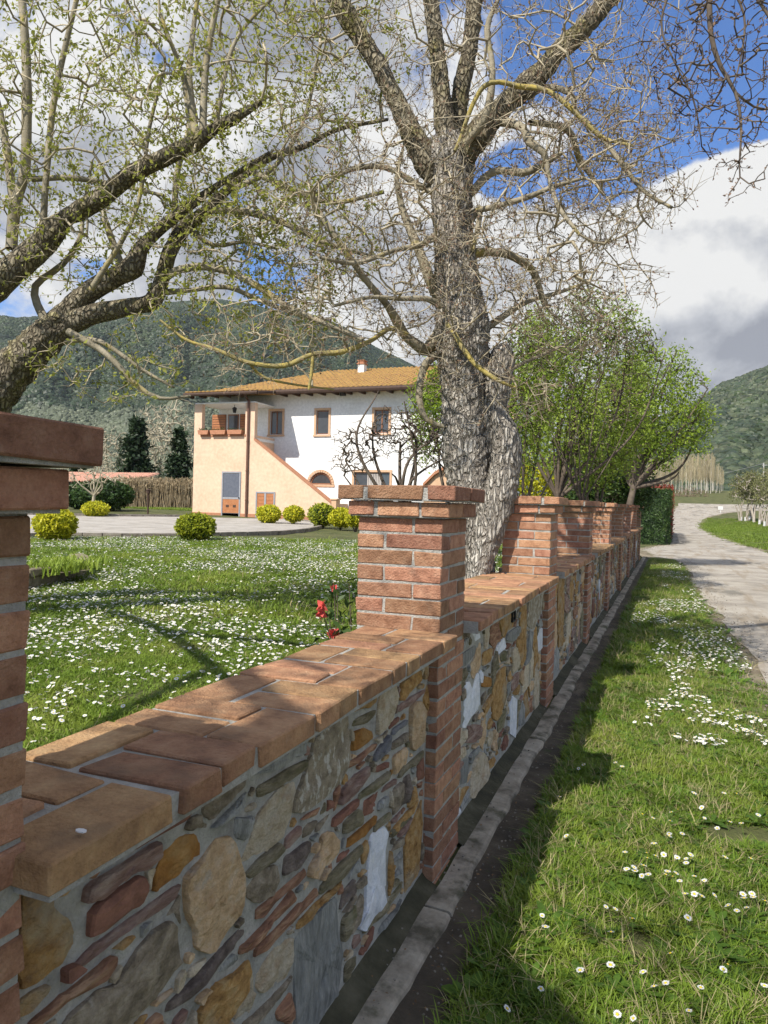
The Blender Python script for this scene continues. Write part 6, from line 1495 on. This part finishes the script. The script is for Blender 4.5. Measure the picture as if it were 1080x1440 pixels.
def weed(seed, m, n=9, l=.07):
    rs = np.random.RandomState(seed); V = []; F = []
    for _ in range(n):
        b = rs.uniform(0, 6.28); dx, dy = math.cos(b), math.sin(b); L_ = l*rs.uniform(.6, 1.2); b_ = len(V); up = rs.uniform(.3, .9)
        for t, s in ((0, .15), (.35, .7), (.7, 1), (1, .35)): o_ = np.array([dx*L_*t, dy*L_*t, L_*up*(t-.5*t*t)+.01]); V += [o_+np.array([-dy, dx, 0])*L_*.2*s, o_-np.array([-dy, dx, 0])*L_*.2*s]
        F += [(b_+2*k, b_+2*k+1, b_+2*k+3, b_+2*k+2) for k in range(3)]
    return new_mesh('weed', V, F, [m])
M['weedleaf'] = leafmat('weed_leaf', [(.05, .10, .015), (.09, .17, .022), (.14, .24, .035)], .4, 5)
M['dry'] = mat('dry_blade', [(.30, .25, .12), (.42, .37, .2)], bump=0, transl=.2)
tnear = [tuft(k, 26, .085, .05, .0022, M['grassleaf'], .8) for k in range(3)]+[tuft(7, 24, .06, .055, .0022, M['grassleaf'], 1.0), weed(1, M['weedleaf']), tuft(9, 16, .05, .06, .0035, M['weedleaf'], 1.2), tuft(8, 10, .10, .05, .0016, M['dry'], 1.0)]
def patch_keep(x, y, lo, sc=1.1, seed=0):
    return np.array([mnoise.noise(Vector((a*sc, b*sc, seed)))+.35*mnoise.noise(Vector((a*sc*4, b*sc*4, seed))) > lo for a, b in zip(x, y)])
rs = np.random.RandomState(2)
def road_l(y): return np.array([rl(v)-.12 for v in y])
# verge
def verge_pts(n, ya, yb, sizef):
    u = rs.uniform(0, 1, n); y = ya+(yb-ya)*u; xr_ = road_l(y); x = -.585+(xr_+.585+.1)*rs.uniform(0, 1, n)
    edge = (x-(-.585))/(xr_+.6); k = rs.uniform(0, 1, n) < np.clip(1.25-edge**3*1.1, .12, 1); x, y = x[k], y[k]
    k = patch_keep(x, y, -.55, 1.6); x, y = x[k], y[k]; return x, y
x1_, y1_ = verge_pts(14500, .9, 7.5, 1); x2_, y2_ = verge_pts(11000, 7.5, 24.2, 1)
ledge_x = -.585+np.abs(rs.normal(0, .035, 700)); ledge_y = 1.2+rs.uniform(0, 1, 700)**1.3*22
x_ = np.r_[x1_, x2_, ledge_x]; y_ = np.r_[y1_, y2_, ledge_y]; n = len(x_); s = np.r_[rs.uniform(.55, 1.15, len(x1_)), rs.uniform(.9, 1.7, len(x2_)), rs.uniform(.9, 1.4, 700)]
z_ = ground(x_, y_)+.0; R_ = np.stack([rs.normal(0, .12, n), rs.normal(0, .12, n), rs.uniform(0, 6.28, n)], 1)
o = gn_scatter('verge_grass', np.stack([x_, y_, z_], 1), R_, np.stack([s, s, s*rs.uniform(.6, 1.1, n)], 1), tnear); tag(o, 'rough green grass and weeds on the verge between the gutter and the road', 'grass')
# grit and leaf litter in the gutter channel and on the road edges
M['grit'] = mat('grit', [(.10, .085, .065), (.18, .16, .13), (.28, .25, .21)], bump=0, rand=.4); M['litter'] = mat('dead_leaf', [(.12, .07, .035), (.24, .15, .08)], bump=0, rand=.4)
gx = np.concatenate([-.755+np.abs(rs.normal(0, .07, 900)), -.9+rs.uniform(0, .08, 300)]); gy = 1.2+rs.uniform(0, 1, 1200)**1.5*20
ry = 5+rs.uniform(0, 1, 2600)**1.4*45; rx = np.array([rl(v) for v in ry])+rs.normal(.05, .22, 2600); k_ = (rx > -.5) | (ry > 25); rx, ry = rx[k_], ry[k_]
px_ = np.r_[gx, rx]; py_ = np.r_[gy, ry]; n = len(px_); s = np.r_[rs.uniform(.002, .007, 1200), rs.uniform(.004, .014, len(rx))]
V, F = leaf_mesh(np.zeros((1, 3)), 2.6, np.random.RandomState(1), .6, nrm=np.array([[0, 0, 3.]])); lm_ = new_mesh('dead_leaf', V, F, [M['litter']])
o = gn_scatter('gravel', np.stack([px_, py_, ground(px_, py_)+np.r_[np.full(1200, .02), np.full(len(rx), .024)]], 1), np.stack([rs.normal(0, .3, n), rs.normal(0, .3, n), rs.uniform(0, 6.28, n)], 1), np.stack([s, s, s*.7], 1), [crown_blob(61, M['grit'], 1), crown_blob(62, M['grit'], 1), lm_]); tag(o, 'loose grit and dead leaves in the gutter and along the road edge', 'gravel')
# lawn
tl = [tuft(20+k, 30, .05, .07, .0024, M['grassleaf'], 1.0) for k in range(3)]+[tuft(27, 40, .05, .14, .0032, M['grassleaf'], .9), tuft(28, 10, .05, .07, .002, M['dry'], 1.2)]
def lawn_pts(n, r0_, r1_):
    out = []
    while len(out) < n:
        D_ = math.sqrt(rs.uniform(r0_**2, r1_**2)); x = rs.uniform(-60, 760); p = atd(x, 705, D_)
        if p[0] < -1.24 and p[1] > .7 and p[1] < 40: out.append((p[0], p[1]))
    return np.array(out)
La = lawn_pts(15000, 1.8, 6.5); Lb = lawn_pts(17000, 6.3, 19); s = np.r_[rs.uniform(.7, 1.2, len(La)), rs.uniform(1.2, 2.4, len(Lb))]; L_ = np.vstack([La, Lb]); n = len(L_)
k_ = ~((L_[:, 1] > 16.8) & (L_[:, 0] < -3)); 
o = gn_scatter('lawn', np.stack([L_[:, 0], L_[:, 1], ground(L_[:, 0], L_[:, 1])], 1), np.stack([rs.normal(0, .1, n), rs.normal(0, .1, n), rs.uniform(0, 6.28, n)], 1), np.stack([s, s, s*rs.uniform(.5, 1, n)], 1), tl); tag(o, 'short green lawn in the garden behind the wall', 'lawn')
# meadow tufts along the right verge and beyond the driveway
Mx = np.concatenate([rs.uniform(2.2, 14, 5000), rs.uniform(-30, -8, 2500)]); My = np.concatenate([rs.uniform(26, 100, 5000), rs.uniform(33, 44, 2500)]); k = np.array([(a < 0) or (a > rrt(b)+.1) for a, b in zip(Mx, My)]); Mx, My = Mx[k], My[k]; n = len(Mx); s = rs.uniform(2.5, 5, n)
o = gn_scatter('meadow_grass', np.stack([Mx, My, ground(Mx, My)], 1), np.stack([np.zeros(n), np.zeros(n), rs.uniform(0, 6.28, n)], 1), np.stack([s, s, s*.8], 1), tl[:4]); tag(o, 'green meadow grass beside the road bend and behind the driveway', 'grass')

# daisies
M['petal'] = mat('white_petal', [(.72, .72, .72), (.82, .82, .82)], bump=0, rough=.7, transl=.25); M['eye'] = mat('yellow_centre', [(.62, .42, .02), (.75, .55, .04)], bump=0, rough=.9); M['stem'] = mat('green_stem', [(.08, .14, .02), (.12, .2, .03)], bump=0)
def daisy_meshes(seed, h, r=.0115, np_=16):
    rs = np.random.RandomState(seed); v = []; f = []
    for k in range(np_):
        a = k*2*math.pi/np_+rs.uniform(-.05, .05); w = .20; up = rs.uniform(.0, .18); L_ = r*rs.uniform(.88, 1.08); b = len(v)
        for (rad, da, z) in ((.28*r, 0, 0), (.75*L_, -w, up*r*.6), (L_, 0, up*r), (.75*L_, w, up*r*.6)): v.append((rad*math.cos(a+da), rad*math.sin(a+da), h+z))
        f.append((b, b+1, b+2, b+3))
    mb = MB(); mb.add(v, f, 0); mb.cyl((0, 0, -.01), (0, 0, h), .0012, n=3, mi=1)
    me = mb.mesh('daisy', [M['petal'], M['stem']]); c = MB(); c.cyl((0, 0, h-.001), (0, 0, h+.0025), .36*r, .22*r, 7)
    return me, c.mesh('flower_centre', [M['eye']])
DM = [daisy_meshes(k, .05+.008*k) for k in range(5)]
zd = [(367,777),(477,723),(597,675),(671,655),(770,685),(798,726),(826,710),(681,785),(750,800),(907,742),(849,648),(955,662),(962,668),(641,510),(671,508),(675,578),(729,582),(485,538),(498,588),(566,326),(750,401),(788,358),(799,377),(835,386),(852,327),(802,338),(824,325),(769,287),(733,275),(821,289),(841,285),(847,257),(874,408),(857,540),(894,485),(912,482),(915,455),(925,448),(949,361),(958,384),(953,312),(1025,396),(1019,311),(994,506),(1004,532),(1064,510),(1047,275),(985,231),(960,224),(531,224),(548,208),(591,150),(611,153),(690,150),(700,149),(1072,722),(883,815),(907,281),(977,290),(924,255),(872,230),(1006,483)]
pos = []
for x, y in zd:
    q = onZ(500+x/1.862, 1000+y/1.862, .058+.01)
    pos.append((q[0], q[1]))
rs = np.random.RandomState(41)
def dfield(x, y): return mnoise.noise(Vector((x*1.3, y*.8, 3.3)))+.5*mnoise.noise(Vector((x*5, y*4, 1.1)))
tries = 0
while len(pos) < 300 and tries < 60000:
    tries += 1; y = 2.6+rs.uniform()**1.2*4.6; x = rs.uniform(-.5, rl(y)-.05)
    thr = .62-.18*min(1, (y-2.6)/2)-.35*(x > -.15)*(y > 3.2)
    if dfield(x, y) > thr: pos.append((x, y))
for q, (x, y) in enumerate(pos):
    me, ce = DM[rs.randint(5)]; s = rs.uniform(.95, 1.4); o = link('daisy', me, None, (x, y, gz(x, y)+.004), (rs.normal(-.12, .22), rs.normal(-.12, .22), rs.uniform(0, 6.28))); o.scale = (s, s, rs.uniform(.8, 1.15))
    tag(o, 'small white daisy with a yellow centre standing in the verge grass', 'daisy', 'daisies on the grass verge'); link('flower_centre', ce, o)
def cheap(seed, r, h):
    m_ = MB(); n = 8; v = [(r*math.cos(k*2*math.pi/n), r*math.sin(k*2*math.pi/n), h+.15*r*(k % 2)) for k in range(n)]+[(.35*r*math.cos(k*2*math.pi/n), .35*r*math.sin(k*2*math.pi/n), h+.12*r) for k in range(n)]
    m_.add(v, [(k, (k+1) % n, n+(k+1) % n, n+k) for k in range(n)], 0); m_.add([v[n+k] for k in range(n)], [tuple(range(n))], 1); m_.cyl((0, 0, 0), (0, 0, h), .0015, n=3, mi=2); return m_.mesh('far_daisy', [M['petal'], M['eye'], M['stem']])
ch_ = [cheap(1, .0115, .045), cheap(2, .012, .055)]
# rest of the verge
P = []
while len(P) < 1900:
    y = 5.2+rs.uniform()**1.6*18.5; x = rs.uniform(-.5, rl(y)-.08)
    if dfield(x, y) > (.12 if y < 10 else .05)+.3*(x < -.2): P.append((x, y))
P = np.array(P); n = len(P); s = rs.uniform(.9, 1.3, n)
o = gn_scatter('verge_daisies', np.stack([P[:, 0], P[:, 1], ground(P[:, 0], P[:, 1])+.01], 1), np.stack([rs.normal(-.15, .22, n), rs.normal(-.1, .22, n), rs.uniform(0, 6, n)], 1), np.stack([s, s, s], 1), ch_); tag(o, 'many more white daisies dotting the verge along the wall', 'daisies')
P = []
while len(P) < 22000:
    D_ = 1.9+rs.uniform()**.75*17.0; x = rs.uniform(-40, 760); q = atd(x, 705, D_)
    if q[0] > -1.26 or q[1] < .8 or (q[1] > 17.3 and q[0] < -4.0): continue
    f_ = mnoise.noise(Vector((q[0]*.6, q[1]*.6, 3.3)))+.6*mnoise.noise(Vector((q[0]*2.5, q[1]*2.5, 1.1)))
    if f_+rs.normal(0, .28) > .34-.022*D_: P.append((q[0], q[1]))
P = np.array(P); n = len(P); s = rs.uniform(.9, 1.3, n)
o = gn_scatter('lawn_daisies', np.stack([P[:, 0], P[:, 1], ground(P[:, 0], P[:, 1])], 1), np.stack([rs.normal(-.15, .25, n), rs.normal(-.1, .25, n), rs.uniform(0, 6, n)], 1), np.stack([s, s, s*.85], 1), ch_); tag(o, 'carpet of white daisies over the garden lawn', 'daisies')

# flowers beside the sunlit pillar, inner side of the wall
def flower_plant(name, label, x, y, D_, h, n, seed, reds, lm):
    rs = np.random.RandomState(seed); p = atd(x, y, D_); g0 = gz(p[0], p[1]); root = thing(name, label, 'plant', (p[0], p[1], g0)); tb = Tubes(); tips = []
    for _ in range(n):
        e = np.array([rs.normal(0, .10), rs.normal(0, .10), h*rs.uniform(.55, 1.05)]); Q, r = catmull(np.array([[rs.normal(0, .03), rs.normal(0, .03), 0], e*.5+rs.normal(0, .03, 3), e]), [.006, .004, .002], .05); tb.chain(Q, r, 5); tips.append(Q)
    tb.build('stem', M['twig_dark'], root); Q = np.vstack(tips); Q = Q[Q[:, 2] > h*.15]; Q = np.repeat(Q, 3, 0)+rs.normal(0, .015, (len(Q)*3, 3)); V, F = leaf_mesh(Q, .05, rs, .4); link('foliage', new_mesh('foliage', V, F, [lm]), root, kind='stuff')
    for k in range(reds):
        c = tips[rs.randint(len(tips))][-1]+rs.normal(0, .02, 3); d = rs.normal(0, 1, (14, 3)); V, F = leaf_mesh(np.tile(c, (14, 1)), .028, rs, .8, dirs=d); link('flower', new_mesh('flower', V, F, [M['bloom']]), root)
M['bloom'] = mat('coral_bloom', [(.62, .05, .06), (.75, .16, .12)], bump=0, transl=.3)
flower_plant('flowering_plant', 'dark leafed plant with coral red flowers against the left side of the sunlit pillar', 484, 800, 3.55, .72, 9, 4, 6, M['leaf_hedge'])
flower_plant('flowering_plant', 'small leafy plant with reddish leaves beside the oak root behind the wall', 705, 800, 5.75, .45, 6, 6, 3, M['leaf_green'])
# plant pushed out of the wall base weeds: long dry blades arching over the gutter are part of the verge grass
# fallen petals on the coping
q = onZ(114, 1169, 1.092); m_ = MB(); m_.add([(q[0]+.008*math.cos(t)*1.3, q[1]+.006*math.sin(t), q[2]+.002) for t in np.linspace(0, 5.6, 8)]+[(q[0]+.008*math.cos(t)*1.3, q[1]+.006*math.sin(t), q[2]) for t in np.linspace(0, 5.6, 8)], [tuple(range(8))]+[(k, (k+1) % 8, 8+(k+1) % 8, 8+k) for k in range(8)]); o = m_.build('petal', M['petal']); tag(o, 'single white petal lying on the nearest coping tile', 'petal')
